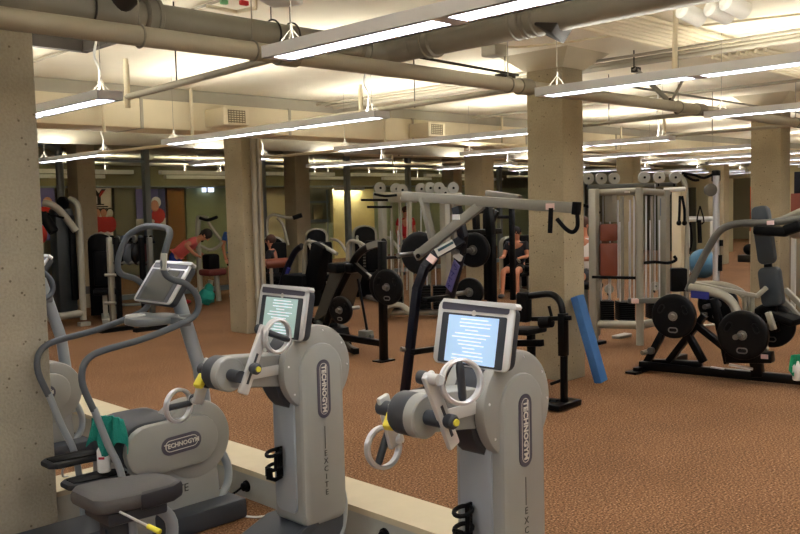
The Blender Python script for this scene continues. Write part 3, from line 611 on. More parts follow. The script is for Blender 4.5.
B = ergometer(2.175, 'nearest grey arm ergometer right of centre with a bright blue screen', SCR,
    (-.05, (2.375, .86), (2.255, 1.12), (2.375, -.10, 1.095), (-.4, -1, .15), (.1, 0, -1), .10, 0), (.27, (2.33, .98), (2.38, .80), (2.35, .30, .78), (-.1, -1, .1), (.45, 0, .9), .09, 0))
# ergometer stool (seat slides on its own rail)
def seat(cx, cy, z, rz, label):
    t = thing('stool', label, 'seat', (cx, cy, FN)); R_ = Matrix.Rotation(rz, 3, 'Z')
    o = [V((cx, cy, z-.05))+R_ @ V(p) for p in ((-.21, -.09, 0), (-.21, .13, 0), (-.17, .18, 0), (-.05, .18, 0), (.15, .1, 0), (.2, .06, 0), (.22, -.02, 0), (.21, -.13, 0), (.15, -.17, 0), (-.05, -.17, 0), (-.17, -.14, 0))]
    obj('seat_pad', MB().rprism(o, V((0, 0, .075)), .025), SEATG, t)
    # darker front half of the cushion, wrapped a little lower
    o2 = [V((cx, cy, z-.06))+R_ @ V(p) for p in ((-.02, -.178, 0), (.15, -.178, 0), (.218, -.135, 0), (.228, -.02, 0), (.205, .066, 0), (.15, .108, 0), (.10, .125, 0))]
    obj('cushion_wrap', MB().rprism(o2, V((0, 0, .082)), .02), SEATD, t)
    obj('seat_shell', MB().rprism([V((cx, cy, z-.115))+R_ @ V(p) for p in ((-.15, -.12, 0), (-.15, .12, 0), (.13, .14, 0), (.15, 0, 0), (.13, -.14, 0))], V((0, 0, .06)), .015), CHAR, t)
    obj('post', MB().tube(smooth([(cx+.12, cy-.06, z-.1), (cx+.2, cy-.05, z-.2), (cx+.2, cy-.02, z-.4), (cx+.2, cy, FN+.02)], 5), .03, 16), GREYP, t)
    obj('slide_block', MB().box((cx-.04, cy+.02, z-.24), (.13, .12, .26), bev=.012).box((cx-.105, cy+.02, z-.26), (.02, .05, .2)), CHAR, t)
    obj('slide_post', MB().tube([(cx-.0, cy-.05, z-.12), (cx-.0, cy-.05, FN+.02)], .02, 12), GREYP, t)
    obj('base', MB().box((cx+.05, cy, FN+.02), (.5, .3, .04), bev=.01), CHAR, t)
    a = AD(120, 512, 3.85); b = AD(148, 526, 3.75); c = AD(160, 532, 3.72)
    l = obj('lever', MB().tube([a, b], .006, 8), CHROME, t); obj('lever_tip', MB().tube([b, c], [.011, .012], 10), YELL, l)
    return t
seat(1.875, 3.735, .45, 0, 'grey padded stool of the left arm ergometer at the lower left')
# ------------------------------------------------------------ steppers with long hand rails
def stepper():
    t = thing('stepper', 'near grey stepper with long bent hand rails and a tilted screen', 'exercise machine', (2.65, 4.89, FN), 'grey steppers')
    Y = 4.60
    S = lambda x, y, z: V((x, y, z))
    obj('side_disc', MB().lathe(S(2.80, Y+.02, .335), MY, [(0, .22), (.006, .238), (.02, .245), (.15, .245), (.17, .238), (.18, .2)], 56), SILV, t)
    hs = obj('side_cover', MB().rprism(stad(S(2.62, Y-.025, .345), V((1, 0, .02)), V((-.02, 0, 1)), .31, .15), MY*.06, .012), SILV, t)
    obj('top_cover', MB().rprism(stad(S(2.54, Y+.03, .36), MX, MZ, .24, .15), MY*.4, .03), CHAR, t)
    obj('sticker', MB().box((2.53, Y+.12, .497), (.07, .05, .004)), mat('green_sticker', (150, 170, 110), .6), t)
    lg = obj('logo_plate', MB().prism(stad(S(2.665, Y-.027, .35), V((1, 0, .04)), V((-.04, 0, 1)), .135, .055), -MY*.004), LOGOD, t)
    obj('logo_rim', MB().tube(stad(S(2.665, Y-.031, .35), V((1, 0, .04)), V((-.04, 0, 1)), .11, .033), .0025, 6, True), LOGOL, lg)
    obj('logo_text', text_mb('TECHNOGYM', S(2.665, Y-.033, .35), V((1, 0, .04)), MZ, .038, .0015, .001), LOGOL, lg)
    obj('shroud', MB().rprism([S(2.33, Y+.03, -.18), S(2.98, Y+.03, -.18), S(2.95, Y+.03, .2), S(2.36, Y+.03, .3)], MY*.5, .03), SILV, t)
    obj('letters', text_mb('EXCITE', S(2.62, Y+.028, .05), MX, MZ, .07, .001), INK, t)
    obj('stripe', MB().span((2.38, Y+.027, .02), (2.5, Y+.03, .025)), INK, t)
    obj('base', MB().rprism([S(2.5, Y-.12, -.195), S(2.5, Y+.6, -.195), S(3.05, Y+.6, -.195), S(3.05, Y-.12, -.195)], MZ*.13, .02).rprism([S(1.75, Y+.12, -.195), S(1.75, Y+.46, -.195), S(2.5, Y+.46, -.195), S(2.5, Y+.12, -.195)], MZ*.1, .02), CHAR, t)
    obj('front_loop', MB().tube(smooth([AY(222, 452, Y+.05), AY(228, 468, Y+.05), AY(226, 487, Y+.05), AY(213, 503, Y+.05), AY(196, 513, Y+.05)], 6), .026, 14), GREYP, t)
    # mast
    obj('mast', MB().tube([(3.06, 4.88, .1), (3.0, 4.88, .72), (2.86, 4.89, 1.22)], .045, 20), GREYP, t)
    console(t, V((2.77, 4.91, 1.30)), .62, mat('dark_screen', (78, 80, 78), .15), rows=0, W=.46, Hh=.29)
    tr = MB().rprism(rrect((2.68, 4.89, 1.05), MX, MY, .16, .13, .1), MZ*.05, .015); tr.beam((2.76, 4.6, 1.07), (2.76, 5.18, 1.07), .05, .05, bev=.01).beam((2.72, 4.89, 1.07), (2.93, 4.89, 1.06), .12, .06, bev=.01)
    g = obj('tray', tr, mat('dark_tray', (104, 110, 114), .35, metal=.2), t); obj('cup_ring', MB().torus((2.60, 4.95, 1.103), MZ, .055, .008, 24, 8), SILVL, g)
    # one hand rail loop, symmetrical about the machine's middle plane
    near = [(2.13, .65), (2.075, .80), (2.08, .90), (2.13, .955), (2.22, .98), (2.44, 1.01), (2.66, 1.06), (2.78, 1.10), (2.825, 1.16), (2.81, 1.24), (2.74, 1.31), (2.65, 1.345), (2.61, 1.39), (2.615, 1.47), (2.65, 1.56), (2.68, 1.61)]
    yn = [0, 0, 0, 0, 0, 0, 0, 0, 0, 0, 0, 0, .01, .02, .03, .05]
    L = [V((p[0], 4.58+y, p[1])) for p, y in zip(near, yn)]; Rr = [V((p[0], 5.18-y*1.3, p[1])) for p, y in zip(near, yn)]
    top = [V((2.71, 4.72, 1.645)), V((2.73, 5.0, 1.655))]
    obj('hand_rail', MB().tube(smooth(L+top+Rr[::-1], 4), .0195, 14), GRIP, t)
    obj('rail_label', MB().beam(V((2.597, 4.58, 1.40)), V((2.61, 4.585, 1.50)), .042, .012, bev=.004), mat('sensor_grey', (170, 172, 160), .4), t)
    for p0, s_ in ((L[0], 1), (Rr[0], -1)):
        obj('rail_post', MB().tube(smooth([p0-V((.0, 0, -.01)), V((2.20, p0.y, .45)), V((2.27, p0.y, .27)), V((2.30, p0.y, .05)), V((2.30, p0.y+s_*.02, -.18))], 5), .021, 14), GREYP, t)
    # pedals
    for y, z in ((4.98, .27), (4.72, .20)):
        o = [V((2.0, y, z))+V(q) for q in ((0, -.05, 0), (.04, -.09, 0), (.2, -.1, 0), (.45, -.06, -.02), (.45, .06, -.02), (.2, .1, 0), (.04, .09, 0), (0, .05, 0))]
        p = obj('pedal', MB().rprism(o, V((0, 0, .035)), .012), RUBB, t); obj('pedal_tread', MB().rprism([q+V((.015, 0, .034)) for q in [V((2.0, y, z))+V(k) for k in ((.02, -.05, 0), (.2, -.075, 0), (.36, -.05, -.012), (.36, .05, -.012), (.2, .075, 0), (.02, .05, 0))]], V((0, 0, .006)), .002), BLACKM, p)
        obj('pedal_arm', MB().beam((2.38, y, z), (2.7, y, .2), .05, .05, bev=.01), CHAR, t)
    return t
S1 = stepper()
S2 = copy_tree(S1, loc=(2.65, 4.89+2.1, FN), label='second grey stepper mostly hidden behind the massive pillar')
# towel draped on the rail post, spray bottle on the pedal side
def cloth(name, top, w, h, m, label, seed=1, wave=.02, dirx=V((0, 1, 0)), out=V((-1, 0, 0))):
    rr = random.Random(seed); nu, nv = 18, 16; vs = []; fs = []; top = V(top)
    for j in range(nv+1):
        for i in range(nu+1):
            u = i/nu-.5; v = j/nv; s_ = 1+.25*v
            off = out*(wave*math.sin(u*17+v*2+seed)*(v+.25)+wave*.6*math.sin(u*31+v*4))+V((0, 0, -h*v*(1+.25*math.sin(u*9+seed))))
            vs.append(top+dirx*u*w*s_+off+V((0, 0, -.35*w*u*u)))
    n = (nu+1)
    for j in range(nv):
        for i in range(nu): fs.append([j*n+i, j*n+i+1, (j+1)*n+i+1, (j+1)*n+i])
    vs2 = [p-out*.012 for p in vs]; o = len(vs); f2 = [[q+o for q in f[::-1]] for f in fs]
    edge = [i for i in range(nu+1)]+[j*n+nu for j in range(1, nv+1)]+[nv*n+i for i in range(nu-1, -1, -1)]+[j*n for j in range(nv-1, 0, -1)]
    ef = [[edge[k], edge[(k+1) % len(edge)], edge[(k+1) % len(edge)]+o, edge[k]+o] for k in range(len(edge))]
    return tag(obj(name, MB().add(vs+vs2, fs+f2+ef), m, sharp=80), label, 'towel')
cloth('towel', (2.24, 4.66, .585), .21, .19, TEAL, 'crumpled teal towel draped behind the hand rail post of the near stepper', 2, .018, V((.5, -.8, 0)), V((-.8, -.5, 0)))
t = thing('spray_bottle', 'white bottle with red lettering standing below the teal towel', 'bottle', (2.24, 4.72, .245))
obj('body', MB().lathe((2.24, 4.72, .245), MZ, [(0, .03), (.006, .037), (.13, .037), (.155, .02), (.17, .013)], 24), WHITE, t)
obj('cap', MB().lathe((2.24, 4.72, .41), MZ, [(0, .015), (.03, .014)], 14), WHITE, t)
obj('label_mark', MB().box((2.214, 4.694, .335), (.035, .004, .014), Matrix.Rotation(-PI/4, 3, 'Z'), bev=.002), mat('red_print', (170, 40, 60), .5), t)
# power socket on the kerb, cables
p = AX(247, 486, KX)
tag(obj('power_socket', MB().lathe(V((KX+.001, p.y, p.z)), (-1, 0, 0), [(0, .04), (.012, .038), (.014, .03), (.035, .028), (.045, .015)], 20), BLACKM), 'round black power socket on the grey kerb face', 'socket')
tag(obj('power_cable', MB().tube(smooth([(KX-.045, p.y, p.z), (KX-.09, p.y+.04, p.z-.04), (3.1, p.y+.12, FN+.012), (3.02, 4.97, FN+.012)], 6), .008, 8), BLACKM), 'black cable looping from the kerb socket to the stepper', 'cable')
pb = AX(385, 533, KX); tag(obj('power_socket', MB().lathe(V((KX+.001, pb.y, pb.z-.01)), (-1, 0, 0), [(0, .04), (.012, .038), (.014, .03), (.03, .026)], 20), BLACKM), 'round black power socket on the kerb at the bottom edge between the ergometers', 'socket')
tag(obj('power_cable', MB().tube(smooth([AZ(243, 516, FN+.01), AZ(258, 517, FN+.01), AZ(275, 514, FN+.01)], 6), .007, 8), WHITE), 'white cable on the floor between stepper and left ergometer', 'cable')
tag(obj('power_cable', MB().tube(smooth([(2.26, 5.27, .10), (2.2, 5.2, .13), (2.19, 5.16, .19), (2.26, 5.15, .24), (2.34, 5.16, .24)], 6), .006, 8), WHITE), 'thin white cable looping beside the far pedal of the near stepper', 'cable')
# ------------------------------------------------------------ plate-loaded machines
PLATE = mat('cast_plate', (11, 11, 12), .42, spec=.22, bump=.15, bscale=60); HUBM = mat('hub_metal', (150, 148, 142), .3, metal=.9)
LAB = mat('white_label', (220, 220, 216), .5); LABR = mat('red_label', (222, 190, 182), .5); LABB = mat('blue_label', (40, 44, 120), .5); NAVY = mat('navy_frame', (14, 17, 28), .35, spec=.3)
LEVER = mat('lever_grey', (124, 122, 112), .45, metal=.2)
def plate(c, axis, R, group, label, th=.05, holes=True):
    c = V(c); ax = V(axis).normalized(); t = thing('weight_plate', label, 'weight plate', c, group)
    p = MB().lathe(c-ax*th/2, ax, [(0, R*.80), (.0, R*.93), (.006, R*.985), (.012, R), (th-.012, R), (th-.006, R*.985), (th, R*.93), (th, R*.82), (th-.014, R*.78), (th-.014, R*.36), (th-.002, R*.32), (th, R*.15), (0, R*.15)], 40)
    o = obj('disc', p, PLATE, t)
    u = MZ-ax*ax.dot(MZ); u.normalize(); w = ax.cross(u)
    if holes:
        for k in range(3):
            a = PI+k*2*PI/3; d = u*math.cos(a)+w*math.sin(a); e = ax.cross(d)
            obj('grip_rim', MB().tube(stad(c-ax*(th/2+.001)+d*R*.62, e, d, R*.2, R*.1), .006, 6, True).tube(stad(c+ax*(th/2-.01)+d*R*.62, e, d, R*.2, R*.1), .006, 6, True), HUBM if k == 0 else PLATE, t)
            obj('grip_opening', MB().prism(stad(c-ax*(th/2-.0005)+d*R*.62, e, d, R*.19, R*.09), ax*(th-.012)), mat('opening_shade', (60, 40, 28), .8) if k == 0 else BLACKM, t)
    obj('hub', MB().cyl(c-ax*(th/2+.05), c+ax*(th/2+.04), .026, n=16).cyl(c-ax*(th/2+.005), c+ax*(th/2+.005), .045, n=16), HUBM, t)
    return t
def bm_(pts, w, h, up=MZ, bev=.006): # chain of square bars
    m = MB(); pts = [V(p) for p in pts]
    for a, b in zip(pts[:-1], pts[1:]): m.beam(a, b, w, h, up, bev, ext=w*.25)
    return m
# --- row machine in the middle
t = thing('row_machine', 'black plate-loaded pulldown machine with a long grey lever arm and decals, right of centre', 'exercise machine', (5.75, 4.9, 0))
X1_ = 5.62; q = lambda x, y, X=5.75: AX(x, y, X)
f1 = V((5.45, 5.45, 0)); f2 = V((6.1, 5.45, 0)); apex = q(462, 240)
obj('upright', bm_([f1, q(417, 289, 5.52), q(425, 267, 5.56), q(436, 254, 5.62), apex], .075, .06, MX), NAVY, t)
obj('upright', bm_([f2, q(449, 300, 5.98), q(461, 252, 5.82), q(463, 236, 5.75), q(457, 209, 5.75)], .08, .06, MX), NAVY, t)
dc = obj('decal', MB().beam(q(436, 253, 5.57), q(454, 243, 5.68), .01, .075, MZ), LAB, t)
obj('decal_print', MB().beam(q(438, 250.6, 5.562), q(453, 242.3, 5.666), .01, .022, MZ), mat('decal_ink', (60, 90, 100), .5), dc)
obj('decal', MB().beam(q(429.5, 262, 5.53), q(434, 256, 5.56), .085, .02, MX), LABR, t)
dd = obj('decal', MB().beam(q(448.5, 289, 5.86), q(457, 263, 5.74), .085, .012, MX), mat('violet_decal', (92, 92, 150), .5), t)
for k in range(4): p_ = q(448.5, 289, 5.845).lerp(q(457, 263, 5.725), .12+k*.24); obj('decal_letter', text_mb('RMXS'[k], p_, V((.72, -.69, 0)), V((0, .1, 1)), .075, .002), LABB, dd)
obj('decal', MB().beam(q(457, 259, 5.77), q(459, 254, 5.77), .085, .03, MX), LAB, t)
obj('decal', MB().box(q(456.5, 217, 5.70), (.02, .08, .045)), LAB, t)
for a, b in ((q(425, 300, 5.5), q(452, 297, 6.0)), (q(413, 352, 5.47), q(440, 348, 5.98))): obj('cross_bar', bm_([a, b], .05, .05), BLACK, t)
obj('storage_peg', MB().cyl(q(401, 349, 5.42), q(409, 350, 5.5), .022, n=14), HUBM, t)
obj('base_bar', bm_([f1+V((.3, 0, .04)), V((6.02, 4.2, .04))], .07, .07), BLACK, t)
obj('base_bar', bm_([f1+V((-.05, 0, .03)), f2+V((.05, 0, .03))], .07, .06), BLACK, t)
b0 = q(403, 196); b1 = q(577, 208)
lv = obj('lever_arm', MB().beam(b0, b1, .06, .085, MZ, .006), LEVER, t)
obj('lever_link', bm_([q(481, 205), q(417, 256, 5.66)], .05, .085), LEVER, t)
obj('lever_link', bm_([q(423, 199), q(433, 241)], .05, .07, MX), LEVER, t)
obj('lever_arm', MB().beam(q(487, 193, 6.1), q(520, 198, 6.1), .06, .05, MZ, .006), LEVER, t)
obj('bolt', MB().cyl(q(418, 256, 5.58), q(418, 256, 5.76), .022, n=12), BLACKM, t)
obj('arm_cap', MB().beam(q(574, 208), q(579, 208.6), .066, .1, MZ, .004), BLACKM, t)
obj('label_sticker', MB().box(q(550, 206.5, 5.71), (.02, .07, .05)), LABR, t)
obj('handle', MB().tube(smooth([q(577, 212), q(577.5, 226), q(573, 232), q(566, 229), q(557, 219)], 5), .017, 12), BLACKM, t)
obj('handle', MB().tube([q(551, 208, 5.62), q(550.5, 220, 5.62), q(550, 233, 5.62)], .019, 12), BLACKM, t)
for (x, y, R, Xc, lb) in ((420, 253, .205, 5.95, 'black weight plate behind the grey diagonal link of the row machine'), (474, 250, .16, 6.05, 'smaller black plate right of the row machine uprights'),):
    c = q(x, y, Xc); plate(c, (1, .25, 0), R, 'plates on the row machine', lb, holes=False)
    obj('plate_horn', MB().cyl(c, c-V((.35, .05, 0)), .022, n=12), HUBM, t)
plate(q(470, 292, 6.3), (1, .3, 0), .14, 'plates on the row machine', 'black plate low behind the top edge of the bright screen', holes=False)
c = q(470, 292, 6.3); obj('plate_horn', MB().cyl(c, c-V((.3, 0, 0)), .022, n=12), HUBM, t)
# black rear frame right of the uprights
obj('rear_frame', bm_([q(462, 233, 6.0), q(500, 231, 6.3)], .05, .05).cyl(q(470, 214, 6.2), q(495, 210, 6.4), .014).add(*(lambda m: (m.v, m.f))(bm_([V((6.3, 5.1, 0)), q(491, 236, 6.2), q(488, 205, 6.2)], .07, .07, MX))), BLACK, t)
obj('rear_frame', bm_([q(475, 205, 6.3), q(477, 238, 6.3)], .05, .06, MX).add(*(lambda m: (m.v, m.f))(bm_([q(484, 238, 6.3), q(497, 212, 6.35)], .04, .04, MX))), BLACK, t)
# seat side
r = lambda x, y, X=6.05: AX(x, y, X)
obj('pad_frame', MB().tube(smooth([r(530, 296), r(546, 294), r(555, 296), r(561, 304), r(563, 318)], 4), .03, 12), BLACK, t)
obj('sleeve', bm_([r(563, 315), r(563.5, 354)], .06, .08, MX), BLACK, t)
obj('seat_column', bm_([r(564, 354), V((r(564, 400).x, r(564, 400).y, .02))], .045, .055, MX), BLACK, t)
obj('foot_plate', MB().box((6.05, 4.15, .035), (.34, .16, .05), bev=.01), BLACK, t)
obj('knee_pad', MB().beam(r(524, 292, 6.2), r(524, 322, 6.2), .12, .1, MX, .025), BLACKM, t)
obj('seat_pad', MB().beam(r(512, 330, 6.3), r(538, 331, 6.3), .3, .055, MZ, .02), BLACKM, t)
obj('seat_post', bm_([r(531, 333, 6.3), V((r(531, 333, 6.3).x, r(531, 333, 6.3).y, .05))], .06, .06, MX), BLACK, t)
obj('seat_bracket', bm_([r(514, 343, 6.28), r(541, 343, 6.28)], .06, .06), BLACK, t)
obj('adjust_bar', bm_([r(533, 319), r(570, 318)], .035, .04), BLACK, t)
obj('roller_pad', MB().lathe(r(540, 323), r(557, 321)-r(540, 323), [(0, .03), (.01, .05), (.12, .05), (.13, .03)], 16), BLACKM, t)
obj('pull_pin', MB().tube([r(552, 318), r(549, 306)], .014, 8), BLACKM, t)
obj('foot_lever', MB().tube([r(551, 384, 6.3), r(562, 380, 6.3)], .014, 8), BLACKM, t)
# foam mat
lo = V((7.15, 4.46, .006)); hi = AY(577, 296, 4.655); d = (hi-lo).normalized()
tag(obj('foam_mat', MB().beam(lo, hi, .085, .125, up=MX, bev=.012), BLUEF), 'long blue foam strip leaning against the right side of the tall concrete column', 'foam mat')
# --- leg press at the left of centre
t = thing('leg_press', 'black plate-loaded leg press with slanted back pad, left of the central column', 'exercise machine', (6.8, 7.6, 0))
L = lambda x, y, X=6.75: AX(x, y, X)
post = V((6.66, 6.97, 0))
obj('upright', bm_([post, L(382, 243, 6.66)], .075, .075, MX), BLACK, t)
obj('foot_plate', MB().box((6.66, 6.97, .008), (.22, .14, .016)), BLACK, t)
obj('curved_arm', MB().tube(smooth([L(384, 242), L(368, 247), L(357, 256), L(349, 271), L(339, 291), L(330, 312), L(323, 335)], 4), .045, 10), BLACK, t)
obj('arm_plate', MB().beam(L(367, 247, 6.7), L(381, 242, 6.7), .02, .07), LEVER, t)
obj('base_bar', bm_([V((6.66, 6.97, .2)), V((6.75, 8.6, .2))], .07, .07), BLACK, t)
obj('base_bar', bm_([V((6.72, 7.5, .05)), V((7.3, 8.9, .05))], .07, .07), BLACK, t)
obj('back_pad', MB().prism([L(330, 273), L(342, 273), L(331, 312), L(313, 322)], V((.35, 0, .0))), mat('worn_vinyl', (58, 56, 50), .45), t)
obj('head_pad', MB().beam(L(336, 267), L(346, 268), .3, .12, MZ, .03), BLACKM, t)
obj('seat_pad', MB().beam(L(310, 330), L(326, 326), .4, .08, MZ, .03), BLACKM, t)
obj('sled_rail', bm_([L(318, 322), L(352, 348)], .05, .04).add(*(lambda m: (m.v, m.f))(bm_([L(322, 345), L(372, 336)], .05, .04))), FRAMED, t)
obj('roller_bracket', MB().box(L(366, 337), (.12, .16, .16), bev=.02), FRAMED, t)
obj('strut', MB().tube([L(358, 279), L(367, 330)], .016, 8), BLACK, t)
obj('joint', MB().box(L(352, 268), (.16, .12, .12), bev=.03).beam(L(352, 262), L(370, 278), .06, .06), BLACK, t)
obj('chrome_pin', MB().cyl(L(363, 272), L(371, 277), .025, n=12), HUBM, t)
obj('cross_tube', MB().tube([L(383, 258, 6.66), L(400, 257, 6.9)], .018, 10), BLACK, t)
obj('lower_block', MB().prism([L(313, 322), L(330, 330), L(334, 352), L(308, 352)], V((.3, 0, 0))), BLACK, t)
c = L(388, 287, 6.62); plate(c, (1, .15, 0), .20, 'plates on the leg press', 'larger black plate at the right side of the left leg press'); obj('plate_horn', MB().cyl(c, L(371, 277), .024, n=12), HUBM, t)
plate(L(384, 286, 6.72), (1, .15, 0), .20, 'plates on the leg press', 'black plate tucked directly behind the larger one of the leg press', holes=False)
c = L(341, 310, 6.58); plate(c, (1, .15, 0), .165, 'plates on the leg press', 'smaller black plate in front of the leg press back pad'); obj('plate_horn', MB().cyl(c, c+V((.3, .02, 0)), .024, n=12), HUBM, t)
# machine behind it with curved decal frame
t = thing('leg_press', 'farther black machine with a curved decal frame and silver grips behind the left ergometer screen', 'exercise machine', (8.2, 10.6, 0))
L2 = lambda x, y, X=8.2: AX(x, y, X)
obj('curved_arm', MB().tube(smooth([L2(302, 246), L2(295, 252), L2(288, 266), L2(283, 279), L2(279, 300), L2(278, 318)], 4), .05, 10), NAVY, t)
obj('decal', MB().beam(L2(285, 279, 8.14), L2(289, 268, 8.14), .05, .03, MX), LABB, t)
obj('grip_arm', MB().tube(smooth([L2(304, 285), L2(305, 246), L2(316, 243), L2(337, 254)], 3), .028, 10), FRAMEG, t)
obj('grip_arm', MB().tube(smooth([L2(349, 282), L2(348, 244), L2(360, 243), L2(368, 250)], 3), .028, 10), FRAMEG, t)
obj('pad_block', MB().beam(L2(313, 288), L2(322, 244), .3, .2, MX, .05), BLACKM, t)
obj('weight_box', MB().box(L2(302, 290), (.4, .5, .5), bev=.05), BLACKM, t)
obj('base_bar', bm_([V((8.2, 9.9, .05)), V((8.2, 12.2, .05))], .08, .08), BLACK, t)
obj('leg', bm_([L2(278, 315), V((8.2, 11.9, .05))], .08, .08, MX).add(*(lambda m: (m.v, m.f))(bm_([L2(305, 280), V((8.2, L2(305, 280).y, .05))], .07, .07, MX))), BLACK, t)
# --- seated press at the right
t = thing('seated_press', 'black and silver plate-loaded seated press with grey pads at the right edge', 'exercise machine', (8.0, 3.7, 0))
K = lambda x, y, X=8.0: AX(x, y, X)
XN = 7.9
obj('base_bar', bm_([V((7.85, 4.42, .07)), V((8.15, 2.4, .07))], .08, .085), BLACK, t)
obj('base_bar', bm_([V((7.75, 4.42, .03)), V((8.75, 4.42, .03))], .07, .06).box((7.72, 4.44, .012), (.12, .12, .024)), BLACK, t)
for a, b in (((644, 368), (662, 334)), ((670, 360), (704, 316)), ((686, 330), (703, 361)), ((697, 325), (728, 350)), ((714, 300), (728, 362)), ((655, 362), (700, 364))):
    obj('frame_bar', bm_([K(*a, XN), K(*b, XN+.03)], .06, .075, MX), BLACK, t)
obj('frame_bar', bm_([K(704, 316, 7.95), K(704, 316, 8.5)], .07, .07), BLACK, t)
obj('carriage', MB().beam(K(727, 357, 7.95), K(773, 357, 8.0), .14, .1, MZ, .01), BLACK, t)
obj('label_sticker', MB().beam(K(761, 356.5, 7.90), K(768, 357, 7.90), .01, .04), LABR, t)
obj('chrome_rail', MB().beam(K(729, 364.5, 7.88), K(753, 369, 7.95), .03, .02).beam(K(711, 367, 7.88), K(724, 369, 7.9), .03, .012), CHROME, t)
obj('carriage_foot', bm_([K(756, 358, 8.0), K(758, 374, 8.0)], .1, .09, MX), BLACK, t)
obj('storage_peg', MB().cyl(K(642, 353, 7.75), K(656, 349, 7.95), .024, n=14).cyl(K(650, 351, 7.8), K(652, 350.5, 7.84), .036, n=14), HUBM, t)
obj('press_arm', MB().tube(smooth([K(688, 291), K(696, 272), K(709, 247), K(718, 233), K(728, 226), K(744, 223), K(765, 223), K(800, 219), K(830, 215)], 4), .035, 12), FRAMED, t)
obj('press_arm', MB().tube(smooth([K(744, 224, 8.4), K(775, 222, 8.4), K(800, 212, 8.4), K(820, 205, 8.4)], 4), .035, 12), FRAMEG, t)
obj('label_sticker', MB().beam(K(767, 223, 7.95), K(774, 222.6, 7.95), .01, .04), LABR, t)
obj('swing_frame', MB().tube(smooth([K(690, 288, 7.9), K(708, 291, 7.9), K(724, 296, 7.9), K(733, 304, 7.9), K(738, 316, 7.9), K(741, 330, 7.9)], 4), .045, 10), FRAMEG, t)
obj('swing_frame', MB().tube(smooth([K(696, 285, 8.3), K(720, 285, 8.3), K(740, 292, 8.3), K(750, 305, 8.3), K(757, 322, 8.3)], 4), .04, 10), FRAMEG, t)
obj('decal', MB().beam(K(691, 294, 7.86), K(709, 296, 7.86), .01, .07), LABB, t)
obj('link_bar', bm_([K(696, 284, 7.95), K(757, 296, 8.0)], .04, .04).add(*(lambda m: (m.v, m.f))(bm_([K(757, 296, 8.0), K(766, 288, 8.05)], .04, .04))), FRAMEG, t)
for a, b in (((744, 296), (745, 315)), ((752, 296), (752, 318)), ((760, 320), (768, 356))): obj('post', MB().tube([K(*a, 8.05), K(*b, 8.05)], .022, 10), FRAMEG, t)
obj('seat_lever', MB().beam(K(768, 312, 7.95), K(774, 330, 7.95), .05, .06, MX, .01), FRAMEG, t)
PADG = mat('slate_pad', (48, 54, 58), .5)
def padq(x0, y0, x1, y1, wd, X, m=PADG, th=.09): # upholstered pad between two sight points, wide across Y
    a = K(x0, y0, X); b = K(x1, y1, X); d = (b-a); c = (a+b)/2; u = d.normalized(); w = MX.cross(u).normalized()
    return MB().rprism(rrect(c-MX*th/2, w, u, wd/2, d.length/2, .05), MX*th, .02)
obj('back_pad', padq(760, 206, 768, 264, .155, 8.1), PADG, t); obj('back_pad', padq(769, 267, 774, 306, .20, 8.1), PADG, t)
obj('pad_spine', bm_([K(762, 215, 8.22), K(776, 330, 8.22)], .06, .06, MX), BLACK, t)
obj('arm_pad', MB().beam(K(754, 230, 7.9), K(789, 232, 7.9), .1, .09, MZ, .03).beam(K(784, 231, 7.9), K(802, 225, 7.9), .1, .1, MZ, .03), BLACKM, t)
obj('end_cap', MB().ball(K(797, 232, 8.2), .08, 16, (1, 1, .8)), mat('cap_beige', (150, 140, 125), .5), t)
obj('seat_pad', MB().beam(K(772, 312, 8.3), K(800, 322, 8.3), .35, .08, MZ, .03), BLACKM, t)
obj('foot_rest', bm_([K(779, 295, 8.4), K(800, 318, 8.4)], .05, .05).add(*(lambda m: (m.v, m.f))(bm_([K(786, 290, 8.4), K(808, 312, 8.4)], .05, .05))), FRAMEG, t)
for (x, y, X, R, lb) in ((674, 316, 7.68, .215, 'black weight plate at the left end of the seated press'), (743, 335, 7.66, .225, 'black weight plate at the near middle of the seated press with long chrome horn'), (718, 304, 8.35, .20, 'black weight plate on the far side of the seated press, left one'), (772, 325, 8.3, .215, 'black weight plate on the far side of the seated press, behind the pads')):
    c = K(x, y, X); plate(c, (1, .12, 0), R, 'plates on the seated press', lb, th=.06)
    obj('plate_horn', MB().cyl(c-V((.17 if x == 743 else .06, 0, 0)), c+V((.3 if X < 8 else -.3, 0, 0)), .024, n=14), HUBM, t)
# towel and bottle beyond the press at the right edge
c = AZ(798, 385, 0)
tt = thing('drink_bottle', 'small white bottle at the right edge below a green cloth', 'bottle', AX(797, 376, 7.7))
b0 = AX(797, 376, 7.7); b0.z = .14; obj('body', MB().lathe(b0, MZ, [(0, .03), (.01, .037), (.12, .037), (.15, .02), (.17, .015)], 18), WHITE, tt)
tt.location = b0
for ch in children(tt): ch.data.transform(Matrix.Translation(AX(797, 376, 7.7)-b0))
cloth('towel', (b0.x, b0.y-.02, .37), .14, .15, mat('green_cloth', (30, 140, 100), .95), 'small green towel at the right edge of the picture over a bottle', 4, .015, V((.4, -.9, 0)), V((-.9, -.4, 0)))
